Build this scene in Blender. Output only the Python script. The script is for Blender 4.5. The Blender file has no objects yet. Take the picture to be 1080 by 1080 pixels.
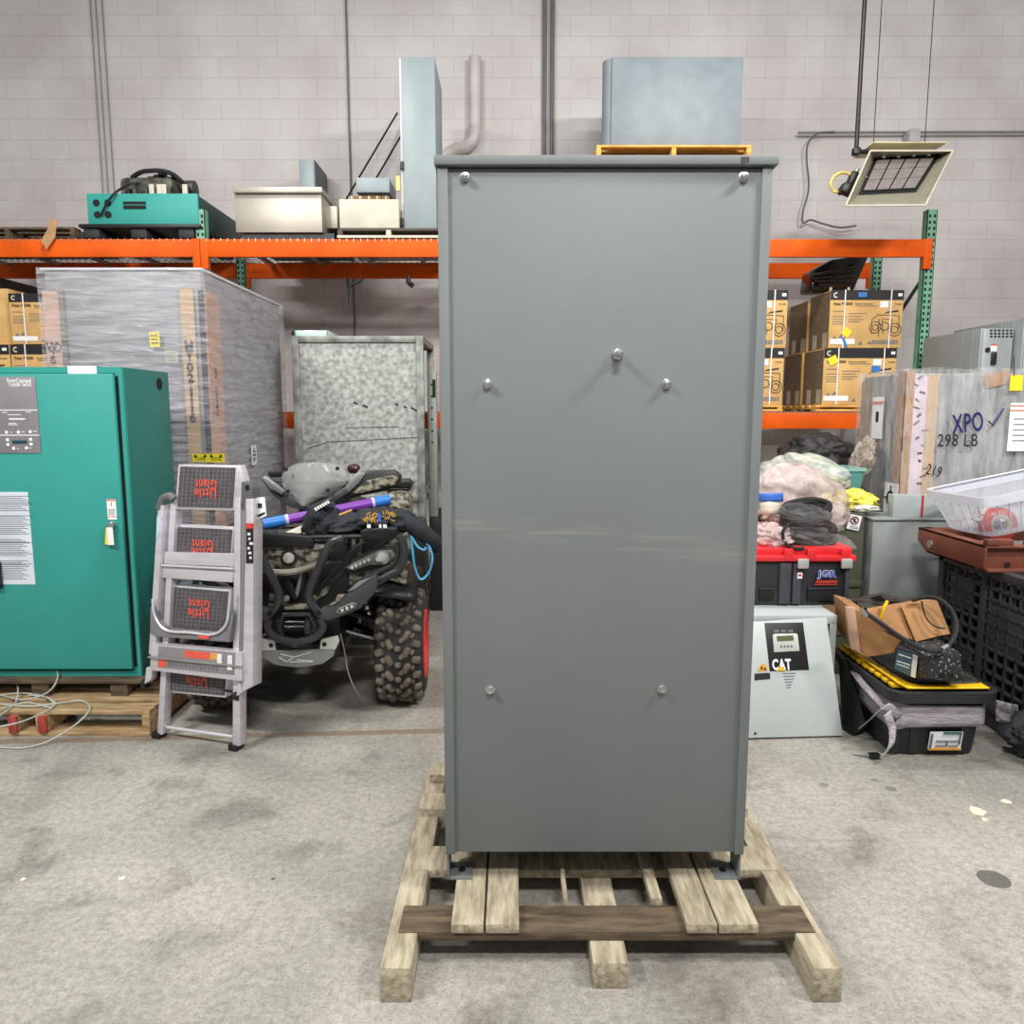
import bpy, bmesh, math, random
from mathutils import Vector, Matrix, Euler, noise
random.seed(7)
SC = bpy.context.scene
COL = SC.collection
V = Vector

# ---------------------------------------------------------------- camera, light, exposure
FPX, PITCH, CAM_H = 800.0, math.radians(7.5), 1.6
cam_d = bpy.data.cameras.new('camera')
cam_d.sensor_width = 36.0
cam_d.lens = 36.0 * FPX / 1080.0
cam_d.clip_start = 0.05
cam = bpy.data.objects.new('camera', cam_d)
cam.location = (0, 0, CAM_H)
cam.rotation_euler = (math.pi / 2 - PITCH, 0, 0)
COL.objects.link(cam)
SC.camera = cam
SC.view_settings.view_transform = 'Standard'
SC.view_settings.look = 'None'
SC.view_settings.gamma = 1.0
SC.view_settings.use_curve_mapping = False
SC.view_settings.exposure = 0.0
world = bpy.data.worlds.new('warehouse_air')
SC.world = world
world.use_nodes = True
world.node_tree.nodes['Background'].inputs[0].default_value = (0.93, 0.97, 1.0, 1)
world.node_tree.nodes['Background'].inputs[1].default_value = 0.27

def lamp(name, loc, target, power, sx, sy, col=(1, 0.98, 0.95)):
    d = bpy.data.lights.new(name, 'AREA')
    d.shape = 'RECTANGLE'; d.size = sx; d.size_y = sy; d.energy = power; d.color = col
    o = bpy.data.objects.new(name, d); COL.objects.link(o)
    o.location = loc
    o.rotation_euler = (V(target) - V(loc)).to_track_quat('-Z', 'Y').to_euler()
    return o
# rows of hanging shop lights under the roof
lamp('shop_light', (-3.6, 0.2, 5.2), (-1.2, 4.5, 0.8), 245, 1.3, 0.35)
lamp('shop_light', (0.6, -1.2, 5.2), (0.4, 4.0, 1.0), 215, 1.3, 0.35)
lamp('shop_light', (3.6, 1.0, 5.2), (1.6, 6.0, 1.2), 250, 1.3, 0.35)
lamp('shop_light', (-2.2, 4.6, 5.6), (-2.0, 5.4, 0.0), 95, 1.3, 0.35)
lamp('shop_light', (1.8, 4.4, 5.6), (1.8, 5.4, 0.0), 95, 1.3, 0.35)

# ---------------------------------------------------------------- pixel <-> place (1080 x 1080 frame)
_c, _s = math.cos(PITCH), math.sin(PITCH)
def ray(px, py):
    u = (px - 540) / FPX; v = (540 - py) / FPX
    return V((u, _c + v * _s, -_s + v * _c))
CAMP = V((0, 0, CAM_H))
def at(px, py, Y):
    d = ray(px, py); return CAMP + d * (Y / d.y)
def atx(px, py, X):
    d = ray(px, py); return CAMP + d * (X / d.x)
def fl(px, py, z=0.0):
    d = ray(px, py); return CAMP + d * ((z - CAM_H) / d.z)
class Plane:
    def __init__(s, p, n):
        s.p = V(p); s.n = V(n).normalized()          # n points towards the viewer
    def hit(s, px, py, off=0.0):
        d = ray(px, py)
        t = (s.p + s.n * off - CAMP).dot(s.n) / d.dot(s.n)
        return CAMP + d * t

# ---------------------------------------------------------------- materials
def lin(c):
    r = []
    for x in c[:3]:
        x /= 255.0
        r.append(x / 12.92 if x <= 0.04045 else ((x + 0.055) / 1.055) ** 2.4)
    return (*r, 1)
MATS = {}
def M(name, rgb=(128, 128, 128), rough=0.5, metal=0.0, var=0.12, scale=6.0, bump=0.0, bscale=40.0, stretch=(1, 1, 1), rgb2=None, contrast=(0.35, 0.65), coat=0.0, spec=None):
    if name in MATS: return MATS[name]
    m = bpy.data.materials.new(name); m.use_nodes = True
    nt = m.node_tree; N = nt.nodes; L = nt.links
    b = N['Principled BSDF']
    b.inputs['Roughness'].default_value = rough; b.inputs['Metallic'].default_value = metal
    if spec is not None: b.inputs['Specular IOR Level'].default_value = spec
    if coat: b.inputs['Coat Weight'].default_value = coat
    tc = N.new('ShaderNodeTexCoord'); mp = N.new('ShaderNodeMapping'); mp.inputs['Scale'].default_value = stretch
    L.new(tc.outputs['Object'], mp.inputs[0])
    nz = N.new('ShaderNodeTexNoise'); nz.inputs['Scale'].default_value = scale; nz.inputs['Detail'].default_value = 6
    L.new(mp.outputs[0], nz.inputs['Vector'])
    rp = N.new('ShaderNodeValToRGB')
    c = lin(rgb); c2 = lin(rgb2) if rgb2 else tuple(max(0, x * (1 - var)) for x in c[:3]) + (1,)
    rp.color_ramp.elements[0].position = contrast[0]; rp.color_ramp.elements[1].position = contrast[1]
    rp.color_ramp.elements[0].color = c2; rp.color_ramp.elements[1].color = c if rgb2 else tuple(min(1, x * (1 + var * 0.5)) for x in c[:3]) + (1,)
    L.new(nz.outputs[0], rp.inputs[0]); L.new(rp.outputs[0], b.inputs['Base Color'])
    if bump:
        n2 = N.new('ShaderNodeTexNoise'); n2.inputs['Scale'].default_value = bscale; n2.inputs['Detail'].default_value = 4
        L.new(mp.outputs[0], n2.inputs['Vector'])
        bp = N.new('ShaderNodeBump'); bp.inputs['Strength'].default_value = bump; bp.inputs['Distance'].default_value = 0.02
        L.new(n2.outputs[0], bp.inputs['Height']); L.new(bp.outputs[0], b.inputs['Normal'])
    MATS[name] = m
    return m
def film(name, rgb, lo, hi, scale=5.0, stretch=(1, 1, 1), rough=0.18, bump=0.6):
    """thin plastic film: clear where it is stretched, milky where it folds"""
    if name in MATS: return MATS[name]
    m = bpy.data.materials.new(name); m.use_nodes = True
    nt = m.node_tree; N = nt.nodes; L = nt.links
    b = N['Principled BSDF']; out = N['Material Output']
    b.inputs['Base Color'].default_value = lin(rgb); b.inputs['Roughness'].default_value = rough
    tc = N.new('ShaderNodeTexCoord'); mp = N.new('ShaderNodeMapping'); mp.inputs['Scale'].default_value = stretch
    L.new(tc.outputs['Object'], mp.inputs[0])
    nz = N.new('ShaderNodeTexNoise'); nz.inputs['Scale'].default_value = scale; nz.inputs['Detail'].default_value = 7; nz.inputs['Distortion'].default_value = 0.6
    L.new(mp.outputs[0], nz.inputs['Vector'])
    mr = N.new('ShaderNodeMapRange'); mr.inputs[1].default_value = 0.3; mr.inputs[2].default_value = 0.72; mr.inputs[3].default_value = lo; mr.inputs[4].default_value = hi
    L.new(nz.outputs[0], mr.inputs[0])
    tr = N.new('ShaderNodeBsdfTransparent'); mx = N.new('ShaderNodeMixShader')
    L.new(mr.outputs[0], mx.inputs[0]); L.new(tr.outputs[0], mx.inputs[1]); L.new(b.outputs[0], mx.inputs[2]); L.new(mx.outputs[0], out.inputs[0])
    bp = N.new('ShaderNodeBump'); bp.inputs['Strength'].default_value = bump; bp.inputs['Distance'].default_value = 0.03
    L.new(nz.outputs[0], bp.inputs['Height']); L.new(bp.outputs[0], b.inputs['Normal'])
    MATS[name] = m
    return m

# ---------------------------------------------------------------- mesh builder
def frame(right, up):
    r = V(right).normalized(); u = (V(up) - r * V(up).dot(r)).normalized(); n = r.cross(u)
    return Matrix(((r.x, u.x, n.x), (r.y, u.y, n.y), (r.z, u.z, n.z)))
class MB:
    def __init__(s): s.bm = bmesh.new(); s.mats = []
    def _mi(s, m):
        if m not in s.mats: s.mats.append(m)
        return s.mats.index(m)
    def _fin(s, faces, m):
        i = s._mi(m)
        for f in faces: f.material_index = i
    def box(s, p0, p1, m, bev=0.0, rot=None, ctr=None):
        a = V([min(p0[i], p1[i]) for i in range(3)]); b = V([max(p0[i], p1[i]) for i in range(3)])
        c = (a + b) / 2; h = (b - a) / 2
        return s.obox(c if ctr is None else ctr, h * 2, m, rot, bev)
    def obox(s, c, size, m, rot=None, bev=0.0, taper=None):
        """oriented box; rot is a 3x3 Matrix; taper=(tx,ty) scales the local +Z end"""
        n0 = len(s.bm.faces)
        t = bmesh.new(); r = bmesh.ops.create_cube(t, size=1.0)
        for v in t.verts:
            k = taper if (taper and v.co.z > 0) else (1, 1)
            v.co = V((v.co.x * size[0] * k[0], v.co.y * size[1] * k[1], v.co.z * size[2]))
        if bev > 0:
            bmesh.ops.bevel(t, geom=t.edges[:], offset=min(bev, 0.45 * min(size)), segments=2, affect='EDGES', profile=0.5)
        mt = (rot.to_4x4() if rot is not None else Matrix())
        mt.translation = V(c)
        s._merge(t, mt, m); return s
    def _merge(s, t, mt, m):
        i = s._mi(m); vm = {}
        for v in t.verts: vm[v] = s.bm.verts.new(mt @ v.co)
        for f in t.faces:
            try: nf = s.bm.faces.new([vm[v] for v in f.verts]); nf.material_index = i
            except ValueError: pass
        t.free()
    def tube(s, pts, r, m, seg=8, closed=False, caps=True, flat=None):
        pts = [V(p) for p in pts]; n = len(pts); rings = []
        rr = r if isinstance(r, (list, tuple)) else [r] * n
        nrm = None
        for i, p in enumerate(pts):
            if closed: d = pts[(i + 1) % n] - pts[i - 1]
            else: d = pts[min(i + 1, n - 1)] - pts[max(i - 1, 0)]
            d.normalize()
            if nrm is None:
                nrm = d.orthogonal().normalized()
            nrm = (nrm - d * nrm.dot(d))
            if nrm.length < 1e-5: nrm = d.orthogonal()
            nrm.normalize(); bi = d.cross(nrm)
            rings.append([s.bm.verts.new(p + (nrm * math.cos(a) + bi * math.sin(a)) * rr[i]) for a in [2 * math.pi * k / seg for k in range(seg)]])
        fs = []
        for i in range(n if closed else n - 1):
            A, B = rings[i], rings[(i + 1) % n]
            for k in range(seg):
                fs.append(s.bm.faces.new((A[k], A[(k + 1) % seg], B[(k + 1) % seg], B[k])))
        if caps and not closed:
            fs.append(s.bm.faces.new(rings[0][::-1])); fs.append(s.bm.faces.new(rings[-1]))
        s._fin(fs, m); return s
    def cyl(s, p0, p1, r, m, seg=16, r1=None):
        return s.tube([p0, p1], [r, r if r1 is None else r1], m, seg)
    def prism(s, pts, ext, m, bev=0.0):
        """closed polygon (3D points) swept by the vector ext"""
        t = bmesh.new(); a = [t.verts.new(V(p)) for p in pts]; b = [t.verts.new(V(p) + V(ext)) for p in pts]
        n = len(a); t.faces.new(a[::-1]); t.faces.new(b)
        for i in range(n): t.faces.new((a[i], a[(i + 1) % n], b[(i + 1) % n], b[i]))
        bmesh.ops.recalc_face_normals(t, faces=t.faces[:])
        if bev > 0: bmesh.ops.bevel(t, geom=t.edges[:], offset=bev, segments=2, affect='EDGES', profile=0.5)
        s._merge(t, Matrix(), m); return s
    def lathe(s, prof, c, axis, m, seg=32):
        """prof = [(along, radius)...] about axis through c"""
        ax = V(axis).normalized(); u = ax.orthogonal().normalized(); w = ax.cross(u); rings = []
        for (h, r) in prof:
            rings.append([s.bm.verts.new(V(c) + ax * h + (u * math.cos(2 * math.pi * k / seg) + w * math.sin(2 * math.pi * k / seg)) * max(r, 1e-4)) for k in range(seg)])
        fs = []
        for A, B in zip(rings, rings[1:]):
            for k in range(seg): fs.append(s.bm.faces.new((A[k], A[(k + 1) % seg], B[(k + 1) % seg], B[k])))
        fs.append(s.bm.faces.new(rings[0][::-1])); fs.append(s.bm.faces.new(rings[-1]))
        s._fin(fs, m); return s
    def grid(s, fn, nu, nv, m, thick=None, closed_u=False):
        vs = [[s.bm.verts.new(fn(i / (nu if closed_u else nu), j / nv)) for j in range(nv + 1)] for i in range(nu if closed_u else nu + 1)]
        fs = []; n = len(vs)
        for i in range(n if closed_u else n - 1):
            for j in range(nv):
                a, b = vs[i], vs[(i + 1) % n]
                fs.append(s.bm.faces.new((a[j], b[j], b[j + 1], a[j + 1])))
        s._fin(fs, m)
        return s
    def blob(s, c, size, m, sub=4, amp=0.12, freq=3.0, seed=0, flatz=None, rot=None, sharp=1.0):
        t = bmesh.new(); bmesh.ops.create_icosphere(t, subdivisions=sub, radius=1.0)
        off = V((seed * 3.1, seed * 1.7, seed * 5.3))
        for v in t.verts:
            k = 1 + amp * noise.turbulence(v.co * freq + off, 3, False) * 1.4 - amp * 0.6
            if sharp != 1.0:
                k += amp * 0.8 * abs(noise.noise(v.co * freq * 2.2 + off))
            co = v.co * k
            if flatz is not None and co.z < flatz: co.z = flatz + (co.z - flatz) * 0.08
            v.co = V((co.x * size[0] / 2, co.y * size[1] / 2, co.z * size[2] / 2))
        mt = rot.to_4x4() if rot is not None else Matrix(); mt.translation = V(c)
        s._merge(t, mt, m); return s
    def text(s, body, size, c, right, up, m, ext=0.0012, width=None, bold=0.0, shear=0.0):
        cu = bpy.data.curves.new('t', 'FONT'); cu.body = body; cu.size = size; cu.extrude = ext
        cu.align_x = 'CENTER'; cu.align_y = 'CENTER'; cu.offset = bold; cu.resolution_u = 3; cu.shear = shear; cu.space_character = 1.12
        o = bpy.data.objects.new('t', cu); me = bpy.data.meshes.new_from_object(o)
        bpy.data.objects.remove(o); bpy.data.curves.remove(cu)
        t = bmesh.new(); t.from_mesh(me); bpy.data.meshes.remove(me)
        if width and t.verts:
            w = max(v.co.x for v in t.verts) - min(v.co.x for v in t.verts)
            for v in t.verts: v.co.x *= width / max(w, 1e-6)
        mt = frame(right, up).to_4x4(); mt.translation = V(c)
        s._merge(t, mt, m); return s
    def build(s, name, parent=None, w=False, smooth=35, label=None, thick=0.0):
        """link as ONE mesh object; w: the shapes were laid out in world space"""
        me = bpy.data.meshes.new(name)
        bmesh.ops.recalc_face_normals(s.bm, faces=s.bm.faces[:])
        s.bm.to_mesh(me); s.bm.free()
        for m in s.mats: me.materials.append(m)
        if smooth:
            for p in me.polygons: p.use_smooth = True
            me.set_sharp_from_angle(angle=math.radians(smooth))
        o = bpy.data.objects.new(name, me); COL.objects.link(o)
        if parent is not None:
            o.parent = parent
            if w: me.transform(WM[parent.name].inverted())
        if label: o['label'] = label
        WM[o.name] = WM[parent.name].copy() if parent is not None else Matrix()
        if thick:
            md = o.modifiers.new('thickness', 'SOLIDIFY'); md.thickness = thick; md.offset = 0
        return o
WM = {}
def T(name, label, cat, loc=(0, 0, 0), rot=(0, 0, 0), group=None):
    o = bpy.data.objects.new(name, None); COL.objects.link(o)
    o.empty_display_size = 0.05; o.location = loc; o.rotation_euler = rot
    o['label'] = label; o['category'] = cat
    if group: o['group'] = group
    WM[o.name] = Matrix.Translation(V(loc)) @ Euler(rot).to_matrix().to_4x4()
    return o
def tag(o, label, cat, group=None):
    o['label'] = label; o['category'] = cat
    if group: o['group'] = group
    c = sum((V(b) for b in o.bound_box), V()) / 8          # put the origin at the base of the mesh
    base = V((c.x, c.y, min(b[2] for b in o.bound_box)))
    o.data.transform(Matrix.Translation(-base)); o.location = base
    return o
def struct(o, label=None):
    o['kind'] = 'structure'
    if label: o['label'] = label
    return o
def copy_tree(o, loc, label, rot=None):
    r = o.copy(); COL.objects.link(r); r.location = loc; r['label'] = label
    if rot is not None: r.rotation_euler = rot
    def rec(src, dst):
        for ch in list(src.children):
            c = ch.copy(); COL.objects.link(c); c.parent = dst; rec(ch, c)
    rec(o, r)
    return r
def arc(c, r, a0, a1, n, e1, e2):
    return [V(c) + V(e1) * r * math.cos(a0 + (a1 - a0) * i / n) + V(e2) * r * math.sin(a0 + (a1 - a0) * i / n) for i in range(n + 1)]
def smoothpts(pts, n=6):
    """Catmull-Rom through the points"""
    P = [V(p) for p in pts]; out = []
    for i in range(len(P) - 1):
        p0, p1, p2, p3 = P[max(i - 1, 0)], P[i], P[i + 1], P[min(i + 2, len(P) - 1)]
        for k in range(n):
            t = k / n
            out.append(0.5 * ((2 * p1) + (p2 - p0) * t + (2 * p0 - 5 * p1 + 4 * p2 - p3) * t * t + (3 * p1 - p0 - 3 * p2 + p3) * t ** 3))
    out.append(P[-1]); return out
X_, Y_, Z_ = V((1, 0, 0)), V((0, 1, 0)), V((0, 0, 1))

# ================================================================ THE SETTING
WALL_Y = 8.3
def floor_material():
    m = bpy.data.materials.new('worn_concrete'); m.use_nodes = True
    nt = m.node_tree; N = nt.nodes; L = nt.links; b = N['Principled BSDF']
    b.inputs['Roughness'].default_value = 0.72
    tc = N.new('ShaderNodeTexCoord')
    def nz(scale, detail, st=(1, 1, 1), dist=0.0, rot=0.0):
        mp = N.new('ShaderNodeMapping'); mp.inputs['Scale'].default_value = st; mp.inputs['Rotation'].default_value = (0, 0, rot)
        L.new(tc.outputs['Object'], mp.inputs[0])
        n = N.new('ShaderNodeTexNoise'); n.inputs['Scale'].default_value = scale; n.inputs['Detail'].default_value = detail; n.inputs['Distortion'].default_value = dist
        n.inputs['Roughness'].default_value = 0.62
        L.new(mp.outputs[0], n.inputs['Vector']); return n.outputs[0]
    def ramp(src, p0, c0, p1, c1):
        r = N.new('ShaderNodeValToRGB'); e = r.color_ramp.elements
        e[0].position, e[1].position = p0, p1; e[0].color, e[1].color = lin(c0), lin(c1)
        L.new(src, r.inputs[0]); return r.outputs[0]
    def mul(a, c, f=1.0):
        x = N.new('ShaderNodeMix'); x.data_type = 'RGBA'; x.blend_type = 'MULTIPLY'; x.inputs[0].default_value = f
        L.new(a, x.inputs[6]); L.new(c, x.inputs[7]); return x.outputs[2]
    base = ramp(nz(1.1, 5, dist=0.5), 0.3, (158, 154, 146), 0.7, (190, 185, 175))
    grit = ramp(nz(38, 8), 0.30, (150, 150, 150), 0.62, (255, 255, 255))
    fine = ramp(nz(120, 4), 0.28, (165, 165, 165), 0.55, (255, 255, 255))
    scuff = ramp(nz(3.2, 11, dist=0.4), 0.34, (200, 198, 196), 0.47, (255, 255, 255))
    blotch = ramp(nz(0.9, 8, st=(1.0, 0.5, 1), dist=0.9, rot=-0.6), 0.36, (232, 230, 229), 0.5, (255, 255, 255))  # broad slanting patches, slightly darker
    c = mul(mul(mul(mul(base, grit, 0.5), fine, 0.6), scuff, 0.8), blotch, 0.9)
    # the brown filled joint across the slab and one dark core patch
    sp = N.new('ShaderNodeSeparateXYZ'); L.new(tc.outputs['Object'], sp.inputs[0])
    def mth(op, a, bb=None, v=None):
        x = N.new('ShaderNodeMath'); x.operation = op
        L.new(a, x.inputs[0])
        if bb is not None: L.new(bb, x.inputs[1])
        if v is not None: x.inputs[1].default_value = v
        return x.outputs[0]
    wob = mth('MULTIPLY', nz(3, 3), v=0.03)
    yy = mth('ADD', mth('ADD', sp.outputs[1], wob), mth('MULTIPLY', sp.outputs[0], v=-0.06))
    j = mth('LESS_THAN', mth('ABSOLUTE', mth('SUBTRACT', yy, v=3.70)), v=0.028)
    j = mth('MULTIPLY', j, mth('LESS_THAN', sp.outputs[0], v=0.4))
    x = N.new('ShaderNodeMix'); x.data_type = 'RGBA'; L.new(mth('MULTIPLY', j, v=0.7), x.inputs[0]); L.new(c, x.inputs[6]); x.inputs[7].default_value = lin((128, 108, 86)); c = x.outputs[2]
    def spot(px, py, r, k):
        global_c = fl(px, py)
        dx = mth('SUBTRACT', sp.outputs[0], v=global_c.x); dy = mth('SUBTRACT', sp.outputs[1], v=global_c.y)
        d = mth('ADD', mth('MULTIPLY', dx, dx), mth('MULTIPLY', dy, dy))
        return mth('MULTIPLY', mth('LESS_THAN', d, v=r * r), v=k)
    for (px, py, r, k) in ((1048, 927, 0.052, 0.8), (869, 828, 0.02, 0.5), (940, 832, 0.024, 0.45), (923, 823, 0.018, 0.35), (288, 927, 0.008, 0.8)):
        x = N.new('ShaderNodeMix'); x.data_type = 'RGBA'; L.new(spot(px, py, r, k), x.inputs[0]); L.new(c, x.inputs[6]); x.inputs[7].default_value = lin((70, 68, 66)); c = x.outputs[2]
    L.new(c, b.inputs['Base Color'])
    bp = N.new('ShaderNodeBump'); bp.inputs['Strength'].default_value = 0.2; bp.inputs['Distance'].default_value = 0.006
    L.new(nz(60, 6), bp.inputs['Height']); L.new(bp.outputs[0], b.inputs['Normal'])
    return m
def wall_material():
    m = bpy.data.materials.new('painted_block'); m.use_nodes = True
    nt = m.node_tree; N = nt.nodes; L = nt.links; b = N['Principled BSDF']; b.inputs['Roughness'].default_value = 0.6
    tc = N.new('ShaderNodeTexCoord'); mp = N.new('ShaderNodeMapping'); mp.inputs['Rotation'].default_value = (math.pi / 2, 0, 0)
    L.new(tc.outputs['Object'], mp.inputs[0])
    br = N.new('ShaderNodeTexBrick'); br.inputs['Scale'].default_value = 1.0
    br.inputs['Brick Width'].default_value = 0.4; br.inputs['Row Height'].default_value = 0.2; br.inputs['Mortar Size'].default_value = 0.0045; br.inputs['Mortar Smooth'].default_value = 0.6
    br.inputs['Color1'].default_value = lin((196, 191, 189)); br.inputs['Color2'].default_value = lin((199, 195, 193)); br.inputs['Mortar'].default_value = lin((183, 178, 177))
    L.new(mp.outputs[0], br.inputs['Vector'])
    nz = N.new('ShaderNodeTexNoise'); nz.inputs['Scale'].default_value = 1.2; nz.inputs['Detail'].default_value = 8; L.new(tc.outputs['Object'], nz.inputs['Vector'])
    rp = N.new('ShaderNodeValToRGB'); rp.color_ramp.elements[0].color = lin((232, 228, 228)); rp.color_ramp.elements[1].color = (1, 1, 1, 1); rp.color_ramp.elements[0].position = .3; rp.color_ramp.elements[1].position = .65
    L.new(nz.outputs[0], rp.inputs[0])
    x = N.new('ShaderNodeMix'); x.data_type = 'RGBA'; x.blend_type = 'MULTIPLY'; x.inputs[0].default_value = 1
    L.new(br.outputs['Color'], x.inputs[6]); L.new(rp.outputs[0], x.inputs[7]); L.new(x.outputs[2], b.inputs['Base Color'])
    bp = N.new('ShaderNodeBump'); bp.inputs['Strength'].default_value = 0.3; bp.inputs['Distance'].default_value = 0.01; bp.invert = True
    L.new(br.outputs['Fac'], bp.inputs['Height']); L.new(bp.outputs[0], b.inputs['Normal'])
    return m
FLM, WLM = floor_material(), wall_material()
struct(MB().box((-7, -5, -0.1), (7, WALL_Y + .2, 0), FLM).build('floor', smooth=0), 'scuffed grey concrete warehouse floor')
struct(MB().box((-7, WALL_Y, 0), (7, WALL_Y + .2, 6.4), WLM).build('wall_back', smooth=0), 'white painted block wall')
struct(MB().box((-7.2, -5, 0), (-7, WALL_Y + .2, 6.4), WLM).build('wall_left', smooth=0))
struct(MB().box((7, -5, 0), (7.2, WALL_Y + .2, 6.4), WLM).build('wall_right', smooth=0))

# ---- shared materials
ORANGE = M('rack_orange', (224, 90, 12), .6, var=.18, scale=4, spec=.2)
GREENP = M('upright_green', (112, 168, 140), .5, var=.2, scale=9)
DKGREEN = M('brace_green', (52, 74, 62), .5)
BLACK = M('black_plastic', (24, 24, 26), .45, var=.3)
DARK = M('slot_dark', (10, 10, 10), .8)
RUBBER = M('black_rubber', (30, 30, 30), .75, var=.3, scale=12, bump=.2)
ALU = M('brushed_aluminium', (222, 219, 226), .42, .5, var=.1, scale=5, stretch=(1, 1, 8))
ZINC = M('zinc', (205, 208, 208), .28, .9)
WIRE = M('galvanised_wire', (160, 160, 160), .4, .8)
WOOD = M('pallet_wood', (196, 168, 126), .8, rgb2=(150, 122, 86), scale=7, stretch=(1, 6, 6), bump=.25, bscale=25)
WOODG = M('weathered_wood', (186, 176, 152), .85, rgb2=(140, 128, 106), scale=9, stretch=(6, 1, 6), bump=.3, bscale=30)
WOODD = M('dark_wood', (108, 92, 72), .85, rgb2=(66, 54, 42), scale=7, stretch=(1, 6, 6), bump=.25)
YELWOOD = M('fresh_wood', (226, 178, 96), .8, rgb2=(196, 144, 66), scale=6, stretch=(1, 5, 5))
REDP = M('red_paint', (170, 66, 60), .75, var=.3, scale=20)
CARD = M('cardboard', (212, 170, 108), .85, var=.12, scale=8)
CARDD = M('brown_cardboard', (176, 136, 98), .85, var=.2, scale=10, bump=.1)
PINKC = M('pale_cardboard', (196, 158, 136), .8, var=.15, scale=8)
KRAFTS = M('ribbed_kraft', (120, 102, 78), .8, var=.25, scale=14, stretch=(1, 1, 6))
WHITE = M('white_paper', (236, 236, 236), .6, var=.05)
YEL = M('yellow_tag', (238, 220, 40), .55, var=.08)
BLUET = M('blue_tape', (48, 120, 196), .55)
INK = M('black_ink', (26, 24, 26), .6)
BINK = M('blue_ink', (24, 30, 96), .5)
GREYT = M('grey_print', (110, 112, 120), .6)
STEEL = M('stainless', (176, 170, 158), .46, .6, var=.15, scale=2.2)
DGREY = M('dark_grey_metal', (84, 92, 96), .5, .1)
LGREY = M('light_grey_metal', (140, 152, 155), .45, .05, var=.06)
MGREY = M('grey_enclosure_paint', (132, 138, 138), .45, .05, var=.08)
CREAM = M('cream_metal', (196, 190, 172), .5)
TEAL = M('teal_paint', (52, 150, 140), .5, var=.08, scale=2, spec=.35)
TEALD = M('teal_shaded', (34, 112, 104), .5, var=.1, scale=3)  # TEAL darkened: shade on the cabinet's side put into the colour
TEALG = M('dark_teal', (40, 66, 62), .5)
GALV = M('galvanised_sheet', (186, 188, 183), .5, .3, rgb2=(136, 138, 132), scale=26, contrast=(.36, .64), bump=.08)
GALVD = M('galvanised_frame', (150, 153, 146), .5, .35, rgb2=(104, 108, 102), scale=12)
RUST = M('rust_brown_steel', (128, 72, 54), .6, .1, var=.25, scale=7)
WRAPF = film('stretch_wrap', (214, 212, 220), .06, .46, 4.0, (1.2, 1.2, 9), .16, .8)
WRAPV = film('stretch_wrap_vertical', (214, 214, 218), .05, .42, 4.0, (7, 4, 1.6), .16, .8)
BAGF = film('clear_bag', (236, 234, 236), .0, .22, 5, (1, 1, 1), .08, .5)
CLEAR = film('clear_plastic', (226, 230, 238), .18, .34, 2.5, (1, 1, 1), .2, .1)
ORED = M('orange_red_print', (228, 92, 74), .6)

# ---- service runs on the wall
for i, (px, lab) in enumerate(((109, 'thin vertical conduit on the wall, leftmost of the three above the teal generator'), (114.5, 'thin vertical conduit on the wall, middle of the three above the teal generator'), (121, 'thin vertical conduit on the wall, rightmost of the three above the teal generator'))):
    p = at(px, 210, WALL_Y - .03)
    o = MB().tube([(p.x, p.y, 0.0), (p.x, p.y, 6.2)], .006, M('conduit_grey', (120, 118, 118), .5)).build('wall_conduit')
    tag(o, lab, 'pipe', 'conduits above the teal generator')
for i, (px, lab) in enumerate(((574, 'grey wall conduit rising just left of the wooden pallet, left of the pair'), (582, 'grey wall conduit rising just left of the wooden pallet, right of the pair'))):
    p = at(px, 150, WALL_Y - .04)
    o = MB().tube([(p.x, p.y, 0.0), (p.x, p.y, 6.2)], .022, M('conduit_dark', (98, 96, 98), .5)).build('wall_conduit'); tag(o, lab, 'pipe', 'conduits beside the pallet')
p = at(370, 200, WALL_Y - .03)
o = MB().tube([(p.x, p.y, 0.0), (p.x, p.y, 6.2)], .009, M('conduit_dark')).build('wall_conduit'); tag(o, 'single thin dark conduit running down the wall behind the cream open box', 'pipe')
e = [at(470, 162, 8.232), at(480, 158, 8.232), at(492, 155, 8.232), at(499, 148, 8.232), at(501, 136, 8.232), at(501, 100, 8.232), at(501, 60, 8.232)]
o = MB().tube(smoothpts([at(462, 186, 8.232), at(464, 170, 8.232)] + e[1:], 5), .062, M('duct_white', (190, 184, 180), .5), 14).build('bent_duct')
tag(o, 'fat pale pipe with an elbow on the wall, above the grey cabinet left corner', 'pipe')
p0, p1 = at(842, 140, 8.22), at(1180, 139, 8.22)
o = MB().tube([p0, p1], .014, M('conduit_grey')).build('wall_conduit'); tag(o, 'thin horizontal conduit along the wall above the hanging heater', 'pipe')
p = at(962, 140, 8.2)
o = MB().box((p.x - .055, 8.13, p.z - .11), (p.x + .055, 8.29, p.z + .02), M('junction_grey', (170, 168, 170), .5), .01).build('junction_box'); tag(o, 'small grey junction box on the wall conduit above the heater', 'box')
pts = [at(850, 141, 8.2), at(851, 155, 8.2), at(852, 180, 8.2), at(850, 215, 8.2), at(846, 236, 8.2), at(858, 233, 8.2), at(880, 239, 8.2), at(905, 237, 8.2)]
pts = [at(880, 139, 8.2), at(862, 141, 8.2), at(852, 152, 8.2), at(851, 170, 8.2), at(853, 190, 8.2), at(852, 205, 8.2), at(847, 222, 8.2), at(847, 235, 8.2), at(855, 232, 8.2), at(868, 236, 8.2), at(886, 240, 8.2), at(903, 238, 8.2)]
o = MB().tube(smoothpts(pts, 6), .010, M('cable_grey', (96, 94, 94), .6), 6).build('wall_cable'); tag(o, 'long grey cable looping loosely down the wall left of the heater', 'cable')

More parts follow.
